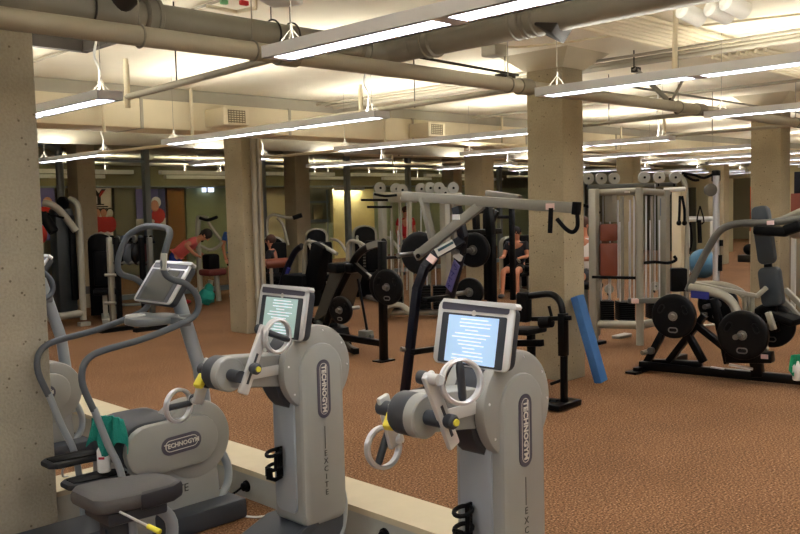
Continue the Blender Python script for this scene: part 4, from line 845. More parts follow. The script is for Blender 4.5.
# ------------------------------------------------------------ cable towers
def VP(px, yt, yb, dep, r, m=None, sq=False, n=12): # vertical post seen at px between two heights
    b = AD(px, yb, dep); d = _F.copy(); tp = AD(px, yt, dep); tp = V((b.x, b.y, tp.z)); m = m or MB()
    if sq: m.beam(b, tp, r*2, r*2, MX, .01)
    else: m.cyl(b, tp, r, n=n)
    return m
def hb(x0, y0, x1, y1, dep, r, m=None, sq=False, dep2=None):
    m = m or MB(); a = AD(x0, y0, dep); b = AD(x1, y1, dep2 or dep)
    if sq: m.beam(a, b, r*2, r*2, MZ, .01)
    else: m.cyl(a, b, r, n=12)
    return m
PULL = mat('pulley_grey', (150, 148, 138), .5)
def pulley(t, px, py, dep, R=.072):
    c = AD(px, py, dep); ax = (O-c); ax.z = 0; ax.normalize(); ax = Matrix.Rotation(.35, 3, 'Z') @ ax
    g = obj('pulley', MB().lathe(c-ax*.02, ax, [(0, R), (.006, R), (.016, R*.86), (.026, R), (.04, R), (.04, R*.35), (.044, R*.3)], 28), PULL, t)
    obj('pulley_hub', MB().cyl(c-ax*.03, c+ax*.028, R*.22, n=12), BLACKM, g); obj('pulley_fork', MB().beam(c-ax*.03+MZ*.0, c-ax*.03-MZ*R*1.5, .012, .04, ax).beam(c-ax*.03, c-ax*.12, .03, .03), BLACKM, g)
def stack(t, px, py0, py1, dep, w=.22, n=9):
    a = AD(px, py0, dep); b = AD(px, py1, dep); h = a.z-b.z; g = None; m = MB()
    for k in range(n): m.box((b.x, b.y, b.z+h*(k+.5)/n), (w*.7, w, h/n*.86), Matrix.Rotation(-PI/4, 3, 'Z'), bev=.003)
    g = obj('weight_stack', m, BLACKM, t); obj('guide_rod', MB().cyl((b.x-.04, b.y+.04, b.z), (b.x-.04, b.y+.04, b.z+1.2), .009, n=8).cyl((b.x+.04, b.y-.04, b.z), (b.x+.04, b.y-.04, b.z+1.2), .009, n=8), CHROME, g)
D = 10.5
t = thing('cable_tower', 'large grey multi-station cable tower with a brown pad, right of the central column', 'exercise machine', AD(630, 340, D)); t.location.z = 0
for px, yt, yb, dd, rr_ in ((595, 189, 335, D, .05), (640, 188, 345, D-.35, .045), (664, 190, 300, D+.35, .058), (622.5, 196, 328, D+.5, .026), (652, 196, 300, D+.3, .02), (611, 190, 222, D+.05, .055)):
    obj('upright', VP(px, yt, yb, dd, rr_, sq=rr_ > .045), FRAMEG, t)
obj('top_beam', hb(592, 193, 640, 191, D, .04, dep2=D-.3), FRAMEG, t); obj('top_beam', hb(640, 191, 668, 193, D-.3, .04, dep2=D+.35), FRAMEG, t)
obj('top_rail', hb(588, 187, 676, 184, D, .025, sq=True, dep2=D+.2), FRAMED, t)
obj('badge', MB().box(AD(628, 192, D-.25), (.06, .06, .02)), LOGOL, t); obj('badge', MB().box(AD(661, 191, D+.2), (.06, .06, .02)), LOGOL, t)
obj('base_tube', hb(596, 324, 641, 325, D, .05, dep2=D-.33), FRAMEG, t); obj('base_tube', hb(641, 325, 666, 320, D-.33, .05, dep2=D+.4), FRAMEG, t)
obj('foot', MB().box((AD(596, 338, D).x, AD(596, 338, D).y, .02), (.3, .12, .04), bev=.01), BLACKM, t); obj('foot', MB().box((AD(622, 333, D+.5).x, AD(622, 333, D+.5).y, .02), (.3, .12, .04), bev=.01), FRAMEG, t)
obj('leg', VP(595, 320, 340, D, .045), FRAMEG, t); obj('leg', VP(664, 300, 330, D+.35, .04), FRAMEG, t)
for px in (588, 601, 614, 644, 659, 675): pulley(t, px, 178.5 if px < 640 else 177.5, D+.1)
for px in (609, 655): pulley(t, px, 289 if px < 640 else 286, D+.1, .055)
def facing_pad(x0, y0, x1, y1, dep, m, name, parent, th=.07):
    c = (AD((x0+x1)/2, (y0+y1)/2, dep)); n_ = V((-_F.x, -_F.y, 0)).normalized(); u = MZ.cross(n_).normalized(); wd = (AD(x1, y0, dep)-AD(x0, y0, dep)).length/2; hh = (AD(x0, y0, dep)-AD(x0, y1, dep)).length/2
    return obj(name, MB().rprism(rrect(c-n_*th/2, u, MZ, wd, hh, .02), n_*th, .012), m, parent)
facing_pad(600, 224, 617, 241, D-.1, REDV, 'pad', t); facing_pad(600, 243, 617, 276, D-.1, REDV, 'pad', t)
stack(t, 606, 300, 320, D+.05); stack(t, 625, 301, 320, D+.05, .26); stack(t, 655, 302, 318, D+.1, .24)
obj('cable', MB().cyl(AD(603, 196, D), AD(603, 226, D), .005, n=6).cyl(AD(634, 196, D), AD(634, 300, D), .008, n=6).cyl(AD(646, 196, D), AD(646, 300, D), .012, n=6).cyl(AD(655, 184, D), AD(655, 290, D), .005, n=6).cyl(AD(609, 276, D), AD(609, 300, D), .005, n=6).cyl(AD(630, 200, D+.2), AD(630, 300, D+.2), .012, n=6).cyl(AD(618, 200, D+.2), AD(618, 298, D+.2), .012, n=6), CHROME, t)
obj('pull_bar', hb(592, 277, 638, 278, D-.25, .018), BLACKM, t); obj('pull_bar', MB().tube(smooth([AD(643, 263, D-.2), AD(655, 262, D-.2), AD(668, 263, D-.2), AD(676, 260, D-.2), AD(674, 256, D-.2)], 4), .018, 8), BLACKM, t)
obj('pull_bar', MB().tube(smooth([AD(583, 205, D-.1), AD(592, 208, D-.1), AD(600, 213, D-.1)], 4), .018, 8), BLACKM, t)
obj('seat_arm', hb(628, 301, 668, 300, D-.5, .03, sq=True), FRAMED, t); obj('label_sticker', MB().box(AD(635, 301, D-.56), (.07, .07, .05), Matrix.Rotation(PI/4, 3, 'Z')), LABR, t)
obj('info_plate', MB().box(AD(664, 207, D+.24), (.1, .02, .22), Matrix.Rotation(-PI/4, 3, 'Z')), mat('info_grey', (96, 104, 112), .5), t)
# dual adjustable pulley right of it
D2 = 11.6
t = thing('cable_crossover', 'silver arched cable station with black rope, right of the large cable tower', 'exercise machine', AD(695, 300, D2)); t.location.z = 0
obj('arch', MB().tube(smooth([AD(664, 174, D2), AD(677, 175, D2), AD(684, 182, D2), AD(686, 195, D2), AD(686.5, 240, D2), AD(687, 329, D2)], 5), .035, 12), FRAMEG, t)
obj('tower', VP(679, 188, 328, D2+.1, .07, sq=True), mat('pale_panel', (196, 182, 152), .5), t)
obj('rope', MB().tube(smooth([AD(680, 196, D2-.3), AD(679.5, 212, D2-.3), AD(679, 221, D2-.3)], 3), .018, 8).tube(smooth([AD(682, 196, D2-.3), AD(684.5, 210, D2-.3), AD(684.5, 222, D2-.3)], 3), .018, 8).ball(AD(679, 223, D2-.3), .035, 10).ball(AD(684.5, 223, D2-.3), .035, 10), BLACKM, t)
obj('post', VP(716, 176, 326, D2+.3, .045), CHROME, t); obj('post_top', MB().box(AD(716, 176, D2+.3), (.1, .1, .16), bev=.02), BLACKM, t)
obj('base', MB().beam(AD(668, 331, D2), AD(716, 326, D2+.3), .1, .06), FRAMEG, t)
obj('round_pad', MB().lathe(AD(710, 190, D2), V((-.8, -.6, 0)), [(0, .05), (.01, .085), (.05, .085), (.06, .05)], 20), FRAMED, t)
obj('cross_bar', hb(664, 190, 685, 189, D2-.2, .03), WHITE, t); obj('cross_bar', hb(687, 220, 713, 219, D2+.3, .025), WHITE, t)
obj('top_bars', MB().tube(smooth([AD(682, 173, D2), AD(694, 175, D2), AD(704, 178, D2), AD(713, 174, D2)], 3), .018, 8).tube(smooth([AD(684, 175, D2), AD(693, 180, D2), AD(699, 180, D2)], 3), .018, 8), BLACKM, t)
facing_pad(669, 268, 685, 291, D2-.3, BLACKM, 'weight_cover', t, .2)
obj('strap', MB().tube(smooth([AD(690, 222, D2+.2), AD(692, 240, D2+.2), AD(689, 254, D2+.2)], 3), .015, 8).tube(smooth([AD(700, 206, D2+.2), AD(697, 222, D2+.2), AD(704, 222, D2+.2), AD(700, 206, D2+.2)], 3), .01, 8).tube([AD(699, 220, D2+.2), AD(700, 243, D2+.2)], .03, 8), BLACKM, t)
obj('knob', MB().cyl(AD(720, 255, D2+.2), AD(720, 271, D2+.2), .03, n=10), BLACKM, t); obj('knob', MB().cyl(AD(721, 240, D2+.2), AD(721, 246, D2+.2), .03, n=10), BLACKM, t)
c = AZ(703, 278, .0); tag(obj('exercise_ball', MB().ball((c.x, c.y, .32), .32, 28), mat('blue_ball', (70, 118, 150), .35)), 'large blue exercise ball on the floor behind the silver cable post', 'exercise ball')
c = AZ(749, 262, 0); tag(obj('medicine_ball', MB().ball((c.x, c.y, .34), .15, 20), BLACKM), 'small dark medicine ball near the far doorway', 'medicine ball')
tag(obj('ball_stand', MB().box((c.x, c.y, .1), (.35, .5, .19), bev=.03), mat('stand_dark', (36, 34, 32), .6)), 'low dark stand under the medicine ball', 'stand')
# left cable tower
D3 = 13.4
t = thing('cable_tower', 'grey cable tower with a row of pulleys, left of the grey lever arm', 'exercise machine', AD(415, 317, D3)); t.location.z = 0
for px, yt, yb, dd, r_ in ((385, 199, 318, D3, .05), (412, 196, 318, D3-.2, .035), (447, 196, 316, D3, .06), (430, 198, 316, D3+.3, .03), (394, 200, 314, D3+.2, .02), (403, 200, 314, D3+.1, .02), (456, 196, 315, D3+.4, .03)):
    obj('upright', VP(px, yt, yb, dd, r_, sq=r_ > .045), FRAMEG, t)
obj('top_beam', hb(374, 197, 416, 198, D3, .075, sq=True, dep2=D3-.15), FRAMEG, t); obj('top_beam', hb(416, 198, 462, 196, D3-.15, .05, sq=True), FRAMEG, t)
for px, py in ((380, 188), (396, 189), (402, 190), (421, 189), (430, 188), (439, 188), (445, 193), (453, 188)): pulley(t, px, py, D3, .09)
obj('pull_bar', hb(361, 200, 388, 200, D3-.3, .018), BLACKM, t); obj('pull_bar', hb(367, 207, 392, 207, D3-.3, .018), BLACKM, t); obj('pull_bar', MB().tube(smooth([AD(374, 194, D3-.3), AD(385, 196, D3-.3), AD(397, 195, D3-.3)], 3), .02, 8), BLACKM, t)
obj('badge', MB().box(AD(404, 198, D3-.2), (.08, .08, .04)), LOGOL, t)
obj('base_tube', hb(388, 312, 452, 312, D3, .05), FRAMEG, t)
for px in (396, 424, 440): stack(t, px, 285, 308, D3, .3)
obj('cable', MB().cyl(AD(399, 200, D3), AD(399, 290, D3), .006, n=6).cyl(AD(407, 200, D3), AD(407, 290, D3), .006, n=6).cyl(AD(421, 200, D3), AD(421, 290, D3), .01, n=6), CHROME, t)
obj('curved_foot', MB().tube(smooth([AD(386, 316, D3), AD(392, 306, D3-.5), AD(402, 306, D3-.6), AD(412, 314, D3-.7)], 4), .045, 10), FRAMEG, t)
# ------------------------------------------------------------ far strength machines and people
def shroud(px, top, bot, dep, wpx, label, parent_group='weight machines by the glass wall', arm=True, front=None):
    b = AD(px, bot, dep); b.z = 0; tz = AD(px, top, dep).z; w = wpx*dep/_f
    t = thing('weight_machine', label, 'exercise machine', b, parent_group)
    n_ = V((-_F.x, -_F.y, 0)).normalized(); n_ = Matrix.Rotation(.35, 3, 'Z') @ n_; u = MZ.cross(n_).normalized()
    def arch(W, z0, z1, c):
        o = [c-u*W/2+MZ*z0, c+u*W/2+MZ*z0]; r = W/2
        for k in range(9): a = PI*k/8; o.append(c+u*r*math.cos(a)+MZ*(z1-r*.7+r*.7*math.sin(a)))
        return o
    obj('shroud_frame', MB().rprism(arch(w, .05, tz, b-n_*.16), n_*.2, .02), FRAMEG, t)
    obj('shroud', MB().rprism(arch(w*.86, .05, tz-.02, b+n_*.0-u*.03), n_*.1, .03), BLACKM, t)
    m = MB()
    for k in range(7): m.box(b+n_*.1+MZ*(tz*.45+k*.055), (w*.4, .01, .03), Matrix((u, n_, MZ)).transposed())
    obj('vent_slots', m, FRAMED, t)
    obj('base', MB().beam(b-n_*.2+MZ*.05, b+n_*1.0+MZ*.05, .12, .07, bev=.01), FRAMEG, t)
    obj('seat_pad', MB().box(b+n_*.75+MZ*.5, (.34, .4, .09), Matrix((u, n_, MZ)).transposed(), bev=.03), BLACKM, t)
    obj('back_pad', MB().box(b+n_*.45+MZ*.85, (.3, .08, .55), Matrix((u, n_, MZ)).transposed(), bev=.03), BLACKM, t)
    obj('seat_post', MB().beam(b+n_*.7+MZ*.06, b+n_*.7+MZ*.48, .07, .07, n_), FRAMEG, t)
    if arm:
        obj('press_arm', MB().tube(smooth([b+n_*.2+u*w*.5+MZ*(tz-.2), b+n_*.5+u*w*.7+MZ*(tz-.25), b+n_*.9+u*w*.75+MZ*(tz-.45)], 4), .025, 10), FRAMEG, t)
        obj('press_arm', MB().tube(smooth([b+n_*.2-u*w*.5+MZ*(tz-.2), b+n_*.5-u*w*.7+MZ*(tz-.25), b+n_*.9-u*w*.75+MZ*(tz-.45)], 4), .025, 10), FRAMEG, t)
    return t
shroud(275, 236, 300, 16.2, 26, 'black and silver weight machine behind the seated man', arm=False)
shroud(319, 228, 296, 16.0, 22, 'black and silver weight machine right of the brown column by the glass wall')
shroud(367, 225, 290, 16.3, 24, 'black and silver weight machine in front of the warm lit wall')
shroud(105, 232, 316, 14.4, 26, 'tall black rounded weight machine right of the dark left column', arm=False)
shroud(512, 236, 285, 17.0, 20, 'black and silver seat machine between brown column and tall column')
shroud(527, 238, 283, 17.6, 16, 'darker weight machine just left of the tall column')
# grey cable machine at the far left
D = 13.4
t = thing('weight_machine', 'tall grey framed machine with black shroud beside the massive pillar', 'exercise machine', AD(70, 322, D)); t.location.z = 0
obj('frame_tube', MB().tube(smooth([AD(83.5, 320, D), AD(81, 260, D), AD(79, 215, D), AD(76, 203, D), AD(69, 199, D)], 5), .05, 12), FRAMEG, t)
obj('arm', MB().tube(smooth([AD(76, 231, D-.1), AD(62, 213, D-.2), AD(52, 205, D-.3), AD(44, 203, D-.3)], 4), .055, 12), FRAMEG, t)
obj('arm_pad', MB().tube([AD(42, 214, D-.4), AD(54, 232, D-.4)], .08, 12), BLACKM, t); obj('grip', MB().tube([AD(41, 212, D-.4), AD(64, 218, D-.4)], .018, 8), BLACKM, t)
obj('shroud', MB().beam(AD(66, 312, D+.1), V((AD(66, 312, D+.1).x, AD(66, 312, D+.1).y, AD(66, 208, D+.1).z)), .28, .3, MX, .05), mat('dark_shroud', (38, 44, 46), .4), t)
obj('shroud', MB().beam(AD(75, 300, D+.05), V((AD(75, 300, D+.05).x, AD(75, 300, D+.05).y, AD(75, 215, D+.05).z)), .1, .1, MX, .02), BLACKM, t)
obj('pulley', MB().lathe(AD(64, 203, D-.1), V((-1, -.4, 0)), [(0, .1), (.05, .1)], 20), BLACKM, t)
obj('base_tube', MB().tube([AD(48, 318, D-.1), AD(84, 313, D)], .06, 12), FRAMEG, t); obj('base_tube', MB().tube([AD(48, 309, D+.3), AD(82, 307, D+.3)], .04, 12), FRAMEG, t)
obj('foot', MB().box((AD(84, 320, D).x, AD(84, 320, D).y, .03), (.16, .12, .06)), FRAMEG, t)
# grey upright frame of the machine behind the second stepper screen, with socket on column
p = AY(88, 290, 15.24); tag(obj('wall_socket', MB().box((p.x, 15.235, p.z), (.12, .02, .14), bev=.005), FRAMED), 'small grey socket box on the dark left column', 'socket')
# accessories rack
D = 12.7
t = thing('equipment_rack', 'dark rack holding accessories behind the stepper hand rail', 'rack', AD(132, 330, D)); t.location.z = 0
for px, m in ((113, FRAMEG), (120, BLACKM), (145, BLACKM), (153, FRAMED)): obj('post', VP(px, 237, 322, D, .035, sq=True), m, t)
for y in (243, 263, 305): obj('shelf', hb(111, y, 155, y-1, D, .02, sq=True), FRAMED if y != 243 else BLACKM, t)
for y in (275, 303): obj('peg', hb(105, y, 116, y, D-.1, .022), FRAMEG, t)
obj('foot', MB().box((AD(116, 325, D).x, AD(116, 325, D).y, .03), (.5, .12, .06)).box((AD(150, 320, D).x, AD(150, 320, D).y, .03), (.5, .12, .06)), BLACKM, t)
rr = random.Random(3)
for i in range(7):
    px = 115+i*5.6; c = AD(px, 239, D)
    tag(obj('hand_weight', MB().cyl(c-V((.06, 0, 0)), c-V((.03, 0, 0)), .055, n=10).cyl(c+V((.03, 0, 0)), c+V((.06, 0, 0)), .055, n=10).cyl(c-V((.06, 0, 0)), c+V((.06, 0, 0)), .018, n=8), [BLACKM, FRAMED, CHAR][i % 3]), 'small dark hand weight on top of the accessories rack, %s from the left' % ords[i], 'dumbbell', 'hand weights on the rack')
for i in range(4):
    c = AD(121+i*8, 254, D+.02); tag(obj('hanging_bag', MB().ball((c.x, c.y, c.z-.0), .1, 10, (1, .8, 1.7)), [BLACKM, CHAR, BLACK, mat('maroon_cloth', (70, 24, 26), .8)][i]), 'dark bag on the accessories rack, %s from the left' % ords[i], 'bag', 'bags on the rack')
# cross trainer with arched handles by the glass
def trainer(D, dx, label, ballm):
    t = thing('cross_trainer', label, 'exercise machine', AD(212+dx, 303, D), 'cross trainers'); t.location.z = 0
    obj('frame', MB().tube(smooth([AD(201+dx, 305, D), AD(199+dx, 260, D), AD(198+dx, 222, D), AD(201+dx, 218, D), AD(208+dx, 219, D)], 5), .05, 12), FRAMEG, t)
    obj('handle', MB().tube(smooth([AD(200+dx, 218, D-.1), AD(208+dx, 220, D-.2), AD(217+dx, 217, D-.3)], 3), .03, 8), BLACKM, t)
    obj('handle', MB().tube(smooth([AD(208+dx, 222, D-.1), AD(215+dx, 232, D-.1), AD(221+dx, 240, D-.1)], 3), .03, 8), FRAMEG, t)
    obj('handle', MB().tube(smooth([AD(201+dx, 246, D-.2), AD(210+dx, 250, D-.2), AD(218+dx, 247, D-.2), AD(222+dx, 242, D-.2)], 3), .03, 8), FRAMEG, t)
    obj('seat_pad', MB().box(AD(212+dx, 272, D), (.4, .4, .12), bev=.04), ballm, t)
    obj('leg', MB().tube([AD(214+dx, 255, D), AD(219+dx, 301, D)], .05, 10).tube([AD(211+dx, 280, D), AD(206+dx, 303, D)], .05, 10), FRAMEG, t)
    obj('weight_box', MB().box(AD(211+dx, 262, D), (.25, .25, .3), bev=.05), BLACKM, t)
trainer(16.0, 0, 'grey machine with arched black handles left of the concrete column with the downpipe', mat('maroon_pad', (88, 30, 30), .6))
D = 17.2; t = thing('cross_trainer', 'grey machine with curved handles right of the concrete column with the downpipe', 'exercise machine', AD(278, 290, D)); t.location.z = 0
obj('arm', MB().tube(smooth([AD(268, 246, D-.8), AD(267, 222, D-.8), AD(272, 215, D-.8), AD(280, 216, D-.8), AD(290, 218, D-.8), AD(300, 216, D-.8)], 5), .03, 10), FRAMEG, t)
obj('arm', MB().tube(smooth([AD(277, 218, D-.8), AD(283, 225, D-.8), AD(288, 245, D-.8)], 4), .03, 10), FRAMEG, t); obj('grip', MB().tube([AD(293, 218, D-.8), AD(302, 215, D-.8)], .045, 8), BLACKM, t)
b = AD(272, 290, D-.8); b.z = 0; obj('body', MB().box(b+MZ*.45, (.3, .3, .9), bev=.05), BLACKM, t)
# teal bag on the floor
c = AZ(207, 305, 0); t = thing('bag', 'crumpled green bag on the floor left of the concrete column with the downpipe', 'bag', c)
b = MB().ball((c.x, c.y, .15), .16, 14, (1, 1, .95)).ball((c.x+.05, c.y, .3), .09, 10); 
for v in b.v: v += V((math.sin(v.z*40+v.x*30), math.cos(v.y*35), math.sin(v.x*50)))*.015
obj('sack', b, TEAL, t)
# brown roller benches: red pad in front of the seated man
c0 = AD(266, 264, 15.0); c1 = AD(291, 262, 15.0); t = thing('padded_bench', 'brown padded roller in front of the seated man', 'bench', ((c0+c1)/2)); t.location.z = 0
obj('roller', MB().lathe(c0, c1-c0, [(0, .05), (.02, .085), ((c1-c0).length-.02, .085), ((c1-c0).length, .05)], 16), REDV, t)
for c in (c0.lerp(c1, .2), c0.lerp(c1, .8)): obj('leg', MB().cyl(c, (c.x, c.y, 0), .03, n=10), FRAMEG, t)
# ---------------- people: one skinned body, clothes as separate shells
def skin_mesh(J, E, R, sub=2):
    me = bpy.data.meshes.new('b'); me.from_pydata([V(j) for j in J], E, []); o = bpy.data.objects.new('b', me); COL.objects.link(o)
    o.modifiers.new('s', 'SKIN'); sl = me.skin_vertices[0].data
    for i, r_ in enumerate(R): sl[i].radius = (r_ if isinstance(r_, tuple) else (r_, r_))
    sl[0].use_root = True
    m = o.modifiers.new('u', 'SUBSURF'); m.levels = sub; m.render_levels = sub
    dg = bpy.context.evaluated_depsgraph_get(); ev = o.evaluated_get(dg); mm = ev.to_mesh()
    mb = MB().add([v.co.copy() for v in mm.vertices], [list(p.vertices) for p in mm.polygons]); ev.to_mesh_clear(); bpy.data.objects.remove(o); return mb
def person(loc, face, label, pose, shirt, pants, shoes, hair, scale=1., long_hair=False):
    # local axes: f forward, s to the person's left
    f = V((math.cos(face), math.sin(face), 0)); s = MZ.cross(f)
    P = lambda a, b, c: V(loc)+(f*a+s*b+MZ*c)*scale
    t = thing('person', label, 'person', loc)
    J = {k: P(*v) for k, v in pose.items()}
    names = ['pel', 'spine', 'chest', 'neck', 'hd', 'hdt']
    js = [J['pel'], J['spine'], J['chest'], J['neck'], J['hd'], J['hdt']]; E = [(0, 1), (1, 2), (2, 3), (3, 4), (4, 5)]
    R = [(.15, .11), (.13, .10), (.155, .105), .052, .085, .075]
    def chain(start, keys, rad):
        prev = start
        for k, r_ in zip(keys, rad): js.append(J[k]); R.append(r_); E.append((prev, len(js)-1)); prev = len(js)-1
    for sd in 'lr':
        chain(0, [sd+'hip', sd+'knee', sd+'ank', sd+'toe'], [.09, .058, .038, .035])
        chain(2, [sd+'sh', sd+'elb', sd+'wr', sd+'hand'], [.058, .042, .03, .034])
    R = [tuple(x*scale for x in r_) if isinstance(r_, tuple) else r_*scale for r_ in R]
    body = obj('body', skin_mesh(js, E, R), SKIN, t)
    hd, hdt = J['hd'], J['hdt']; up = (hdt-hd).normalized(); c = hd+up*.03*scale
    fd = V(pose.get('look', (1, 0, 0))); fdir = (f*fd.x+s*fd.y+MZ*fd.z).normalized(); sd_ = up.cross(fdir).normalized(); k = scale
    obj('face', MB().ball(c+fdir*.085*k-up*.01*k, .018*k, 8, (1, .8, 1.3)).ball(c+fdir*.082*k+sd_*.033*k+up*.02*k, .011*k, 8).ball(c+fdir*.082*k-sd_*.033*k+up*.02*k, .011*k, 8).ball(c+sd_*.088*k, .024*k, 8, (1, .6, 1.3)).ball(c-sd_*.088*k, .024*k, 8, (1, .6, 1.3)), SKIN, t)
    obj('hair', MB().ball(c+up*.04*k-fdir*.022*k, .105*k, 14, (1, 1, .95)), hair, t)
    if long_hair: obj('hair_tail', MB().tube([c-fdir*.08*k+up*.02*k, c-fdir*.13*k-MZ*.1*k, c-fdir*.12*k-MZ*.22*k], [.05*k, .045*k, .02*k], 10), hair, t)
    g = 1.13
    obj('shirt', skin_mesh([J['spine'], J['pel'].lerp(J['spine'], .35), J['chest'], J['neck'].lerp(J['chest'], .35), J['lsh'], J['lsh'].lerp(J['lelb'], .6), J['rsh'], J['rsh'].lerp(J['relb'], .6)], [(0, 1), (0, 2), (2, 3), (2, 4), (4, 5), (2, 6), (6, 7)], [(.14*g*k, .11*g*k), (.155*g*k, .12*g*k), (.165*g*k, .115*g*k), .075*k, .072*k, .062*k, .072*k, .062*k]), shirt, t)
    obj('shorts', skin_mesh([J['pel'], J['pel'].lerp(J['spine'], .4), J['lhip'], J['lhip'].lerp(J['lknee'], .55), J['rhip'], J['rhip'].lerp(J['rknee'], .55)], [(0, 1), (0, 2), (2, 3), (0, 4), (4, 5)], [(.165*k, .125*k), (.15*k, .115*k), .108*k, .092*k, .108*k, .092*k]), pants, t)
    for sd in 'lr':
        a, tt_ = J[sd+'ank'], J[sd+'toe']; d = (tt_-a); d.z = 0; d.normalize()
        obj('shoe', MB().ball(V((a.x, a.y, 0))+d*.06*k+MZ*(loc[2]+.045*k), .14*k, 12, (1, .38, .33), Matrix((d, MZ.cross(d), MZ)).transposed()), shoes, t)
    for sd, sg in (('l', 1), ('r', -1)): # hands with fingers
        w_, h_ = J[sd+'wr'], J[sd+'hand']; d = (h_-w_).normalized(); x = d.cross(MZ); x = x.normalized() if x.length > .1 else s; m = MB()
        for q_, (o_, l_) in enumerate(((-.027, .062), (-.009, .075), (.009, .07), (.027, .055))): m.tube([h_+x*o_*k, h_+x*o_*k*1.1+d*l_*k*.6, h_+x*o_*k+d*l_*k-MZ*.015*k], [.010*k, .009*k, .006*k], 6)
        m.tube([w_.lerp(h_, .4)+x*.02*sg*k, h_+x*.055*sg*k+d*.01*k], [.012*k, .008*k], 6)
        obj('hand', m, SKIN, t)
    return t
stand = dict(pel=(0, 0, .93), spine=(.01, 0, 1.08), chest=(.02, 0, 1.28), neck=(.0, 0, 1.45), hd=(.03, 0, 1.56), hdt=(.04, 0, 1.66), lhip=(0, .1, .88), lknee=(.03, .11, .5), lank=(0, .11, .09), ltoe=(.14, .12, .04), rhip=(0, -.1, .88), rknee=(.0, -.11, .5), rank=(-.04, -.11, .09), rtoe=(.1, -.12, .04),
    lsh=(.01, .19, 1.38), lelb=(-.02, .25, 1.12), lwr=(.1, .24, .9), lhand=(.14, .23, .83), rsh=(.01, -.19, 1.38), relb=(-.02, -.25, 1.12), rwr=(.1, -.24, .9), rhand=(.14, -.23, .83))
bend = dict(stand, spine=(.09, 0, 1.02), chest=(.26, 0, 1.12), neck=(.40, 0, 1.2), hd=(.50, 0, 1.24), hdt=(.58, 0, 1.27), look=(.5, 0, -.8), lsh=(.34, .18, 1.16), lelb=(.22, .36, 1.06), lwr=(.38, .26, .92), lhand=(.44, .2, .88), rsh=(.34, -.18, 1.16), relb=(.24, -.40, 1.10), rwr=(.36, -.28, .94), rhand=(.42, -.22, .9), pel=(-.04, 0, .88), lhip=(-.04, .1, .85), rhip=(-.04, -.1, .85))
sit = dict(pel=(0, 0, .55), spine=(-.02, 0, .72), chest=(0, 0, .94), neck=(.01, 0, 1.1), hd=(.04, 0, 1.21), hdt=(.05, 0, 1.31), lhip=(.05, .1, .54), lknee=(.46, .14, .52), lank=(.48, .15, .09), ltoe=(.62, .16, .04), rhip=(.05, -.1, .54), rknee=(.46, -.14, .52), rank=(.48, -.15, .09), rtoe=(.62, -.16, .04),
    lsh=(0, .19, 1.03), lelb=(.1, .24, .78), lwr=(.33, .2, .78), lhand=(.4, .19, .78), rsh=(0, -.19, 1.03), relb=(.1, -.24, .78), rwr=(.33, -.2, .78), rhand=(.4, -.19, .78))
HAIRD = mat('dark_hair', (26, 20, 18), .7); HAIRB = mat('brown_hair', (70, 42, 26), .7)
c = AZ(179, 305, 0)
person((c.x, c.y, 0), math.radians(-42), 'person in a coral top and blue shorts bending forward behind the near stepper', bend, mat('coral_top', (214, 96, 92), .8), mat('blue_shorts', (38, 58, 130), .8), mat('red_shoes', (190, 36, 36), .6), HAIRD, 1.02, True)
c = AD(273, 262, 15.7)
person((c.x, c.y, 0), math.radians(125), 'seated person with short brown hair and black shirt at a weight machine', sit, mat('black_shirt', (30, 30, 34), .8), BLACKM, CHAR, HAIRB, .93)
c = AD(224, 262, 17.3)
person((c.x, c.y-.4, 0), math.radians(250), 'person in a blue shirt half hidden by the left concrete column', stand, mat('blue_shirt', (44, 84, 150), .8), BLACKM, CHAR, HAIRD, .92)
c = AD(517, 262, 16.2)
person((c.x, c.y, 0), math.radians(200), 'person in a dark vest with bare tanned arms seated beyond the row machine', sit, mat('dark_vest', (30, 30, 38), .8), BLACKM, CHAR, HAIRD, .95)
c = AD(584, 262, 13.6)
person((c.x, c.y, 0), math.radians(180), 'person in a white shirt half hidden behind the tall concrete column', sit, mat('white_shirt', (220, 215, 210), .8), CHAR, CHAR, HAIRB, 1.1)
c = AY(406, 240, 15.2)
person((c.x, 15.2, 0), math.radians(250), 'far person in a red shirt seen through the left cable tower', stand, mat('red_shirt', (196, 40, 44), .8), CHAR, CHAR, HAIRB, 1.0)
# stool for the orange and white persons
for cc, lb in ((AD(517, 262, 16.2), 'low black bench under the person in the dark vest'), (AD(585, 262, 13.6), 'low black bench under the person in white')):
    t = thing('bench', lb, 'bench', (cc.x, cc.y, 0)); obj('seat_pad', MB().box((cc.x, cc.y, .41), (.45, .4, .08), bev=.03), BLACKM, t); obj('leg', MB().cyl((cc.x, cc.y, .37), (cc.x, cc.y, 0), .05, n=10), FRAMED, t)
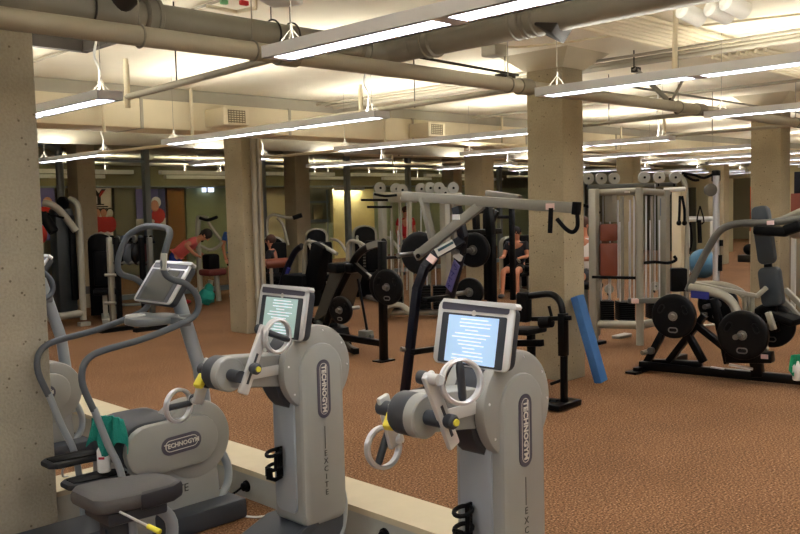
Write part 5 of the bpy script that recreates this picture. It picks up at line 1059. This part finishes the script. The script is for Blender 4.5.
# more machines between the columns in the middle distance
def smith(px, top, bot, dep, w, label):
    t = thing('power_rack', label, 'rack', AD(px, bot, dep)); t.location.z = 0; x0 = px-w/2; x1 = px+w/2
    for x in (x0, x1):
        for dd in (0, 1.0): obj('upright', VP(x, top, bot-(4 if dd else 0), dep+dd, .035, sq=True), BLACK, t)
    obj('top_bar', hb(x0, top, x1, top, dep, .03, sq=True), BLACK, t); obj('cross_bar', hb(x0, top+12, x1, top+12, dep, .025, sq=True), BLACK, t)
smith(500, 205, 300, 13.2, 26, 'black power rack behind the row machine, beside the brown column')
# wall cabinets and clutter at the far right wall
for i, (a0, a1, col, lb) in enumerate(((15.0, 13.2, (66, 66, 50), 'dark green recess of the far right wall'),)):
    tag(obj('wall_panel', MB().span((X1-.06, a1, .0), (X1-.001, a0, 2.1)), mat('recess', col, .7)), lb, 'panel')
t = thing('shelf_unit', 'white shelf frame with hanging straps at the far right wall', 'rack', AD(700, 275, 20)); t.location.z = 0
for px in (687, 713): obj('post', VP(px, 218, 284, 20, .05, sq=True), WHITE, t)
obj('shelf', hb(687, 219, 713, 219, 20, .06, sq=True), WHITE, t)
# right edge items beyond the press
t = thing('weight_machine', 'white framed machine partly seen at the right edge of the picture', 'exercise machine', AD(797, 300, 12.5)); t.location.z = 0
obj('upright', VP(793, 228, 330, 12.5, .03, sq=True), WHITE, t); obj('panel', VP(799, 225, 330, 12.8, .12, sq=True), mat('pale_board', (150, 138, 118), .6), t)
t = thing('weight_machine', 'dark machine with red parts at the upper right edge behind the column', 'exercise machine', AD(797, 300, 15)); t.location.z = 0
obj('upright', VP(797, 172, 300, 15, .05, sq=True), BLACKM, t); obj('red_part', MB().box(AD(799, 205, 14.9), (.2, .2, .4)), REDV, t)
EXPO = 0.1
# ------------------------------------------------------------ light and view
w = bpy.data.worlds.new('world'); bpy.context.scene.world = w; w.use_nodes = True
w.node_tree.nodes['Background'].inputs['Color'].default_value = (.9, .9, 1, 1); w.node_tree.nodes['Background'].inputs['Strength'].default_value = .3
vs = bpy.context.scene.view_settings; vs.view_transform = 'Standard'; vs.look = 'None'; vs.gamma = 1; vs.exposure = EXPO; vs.use_curve_mapping = False
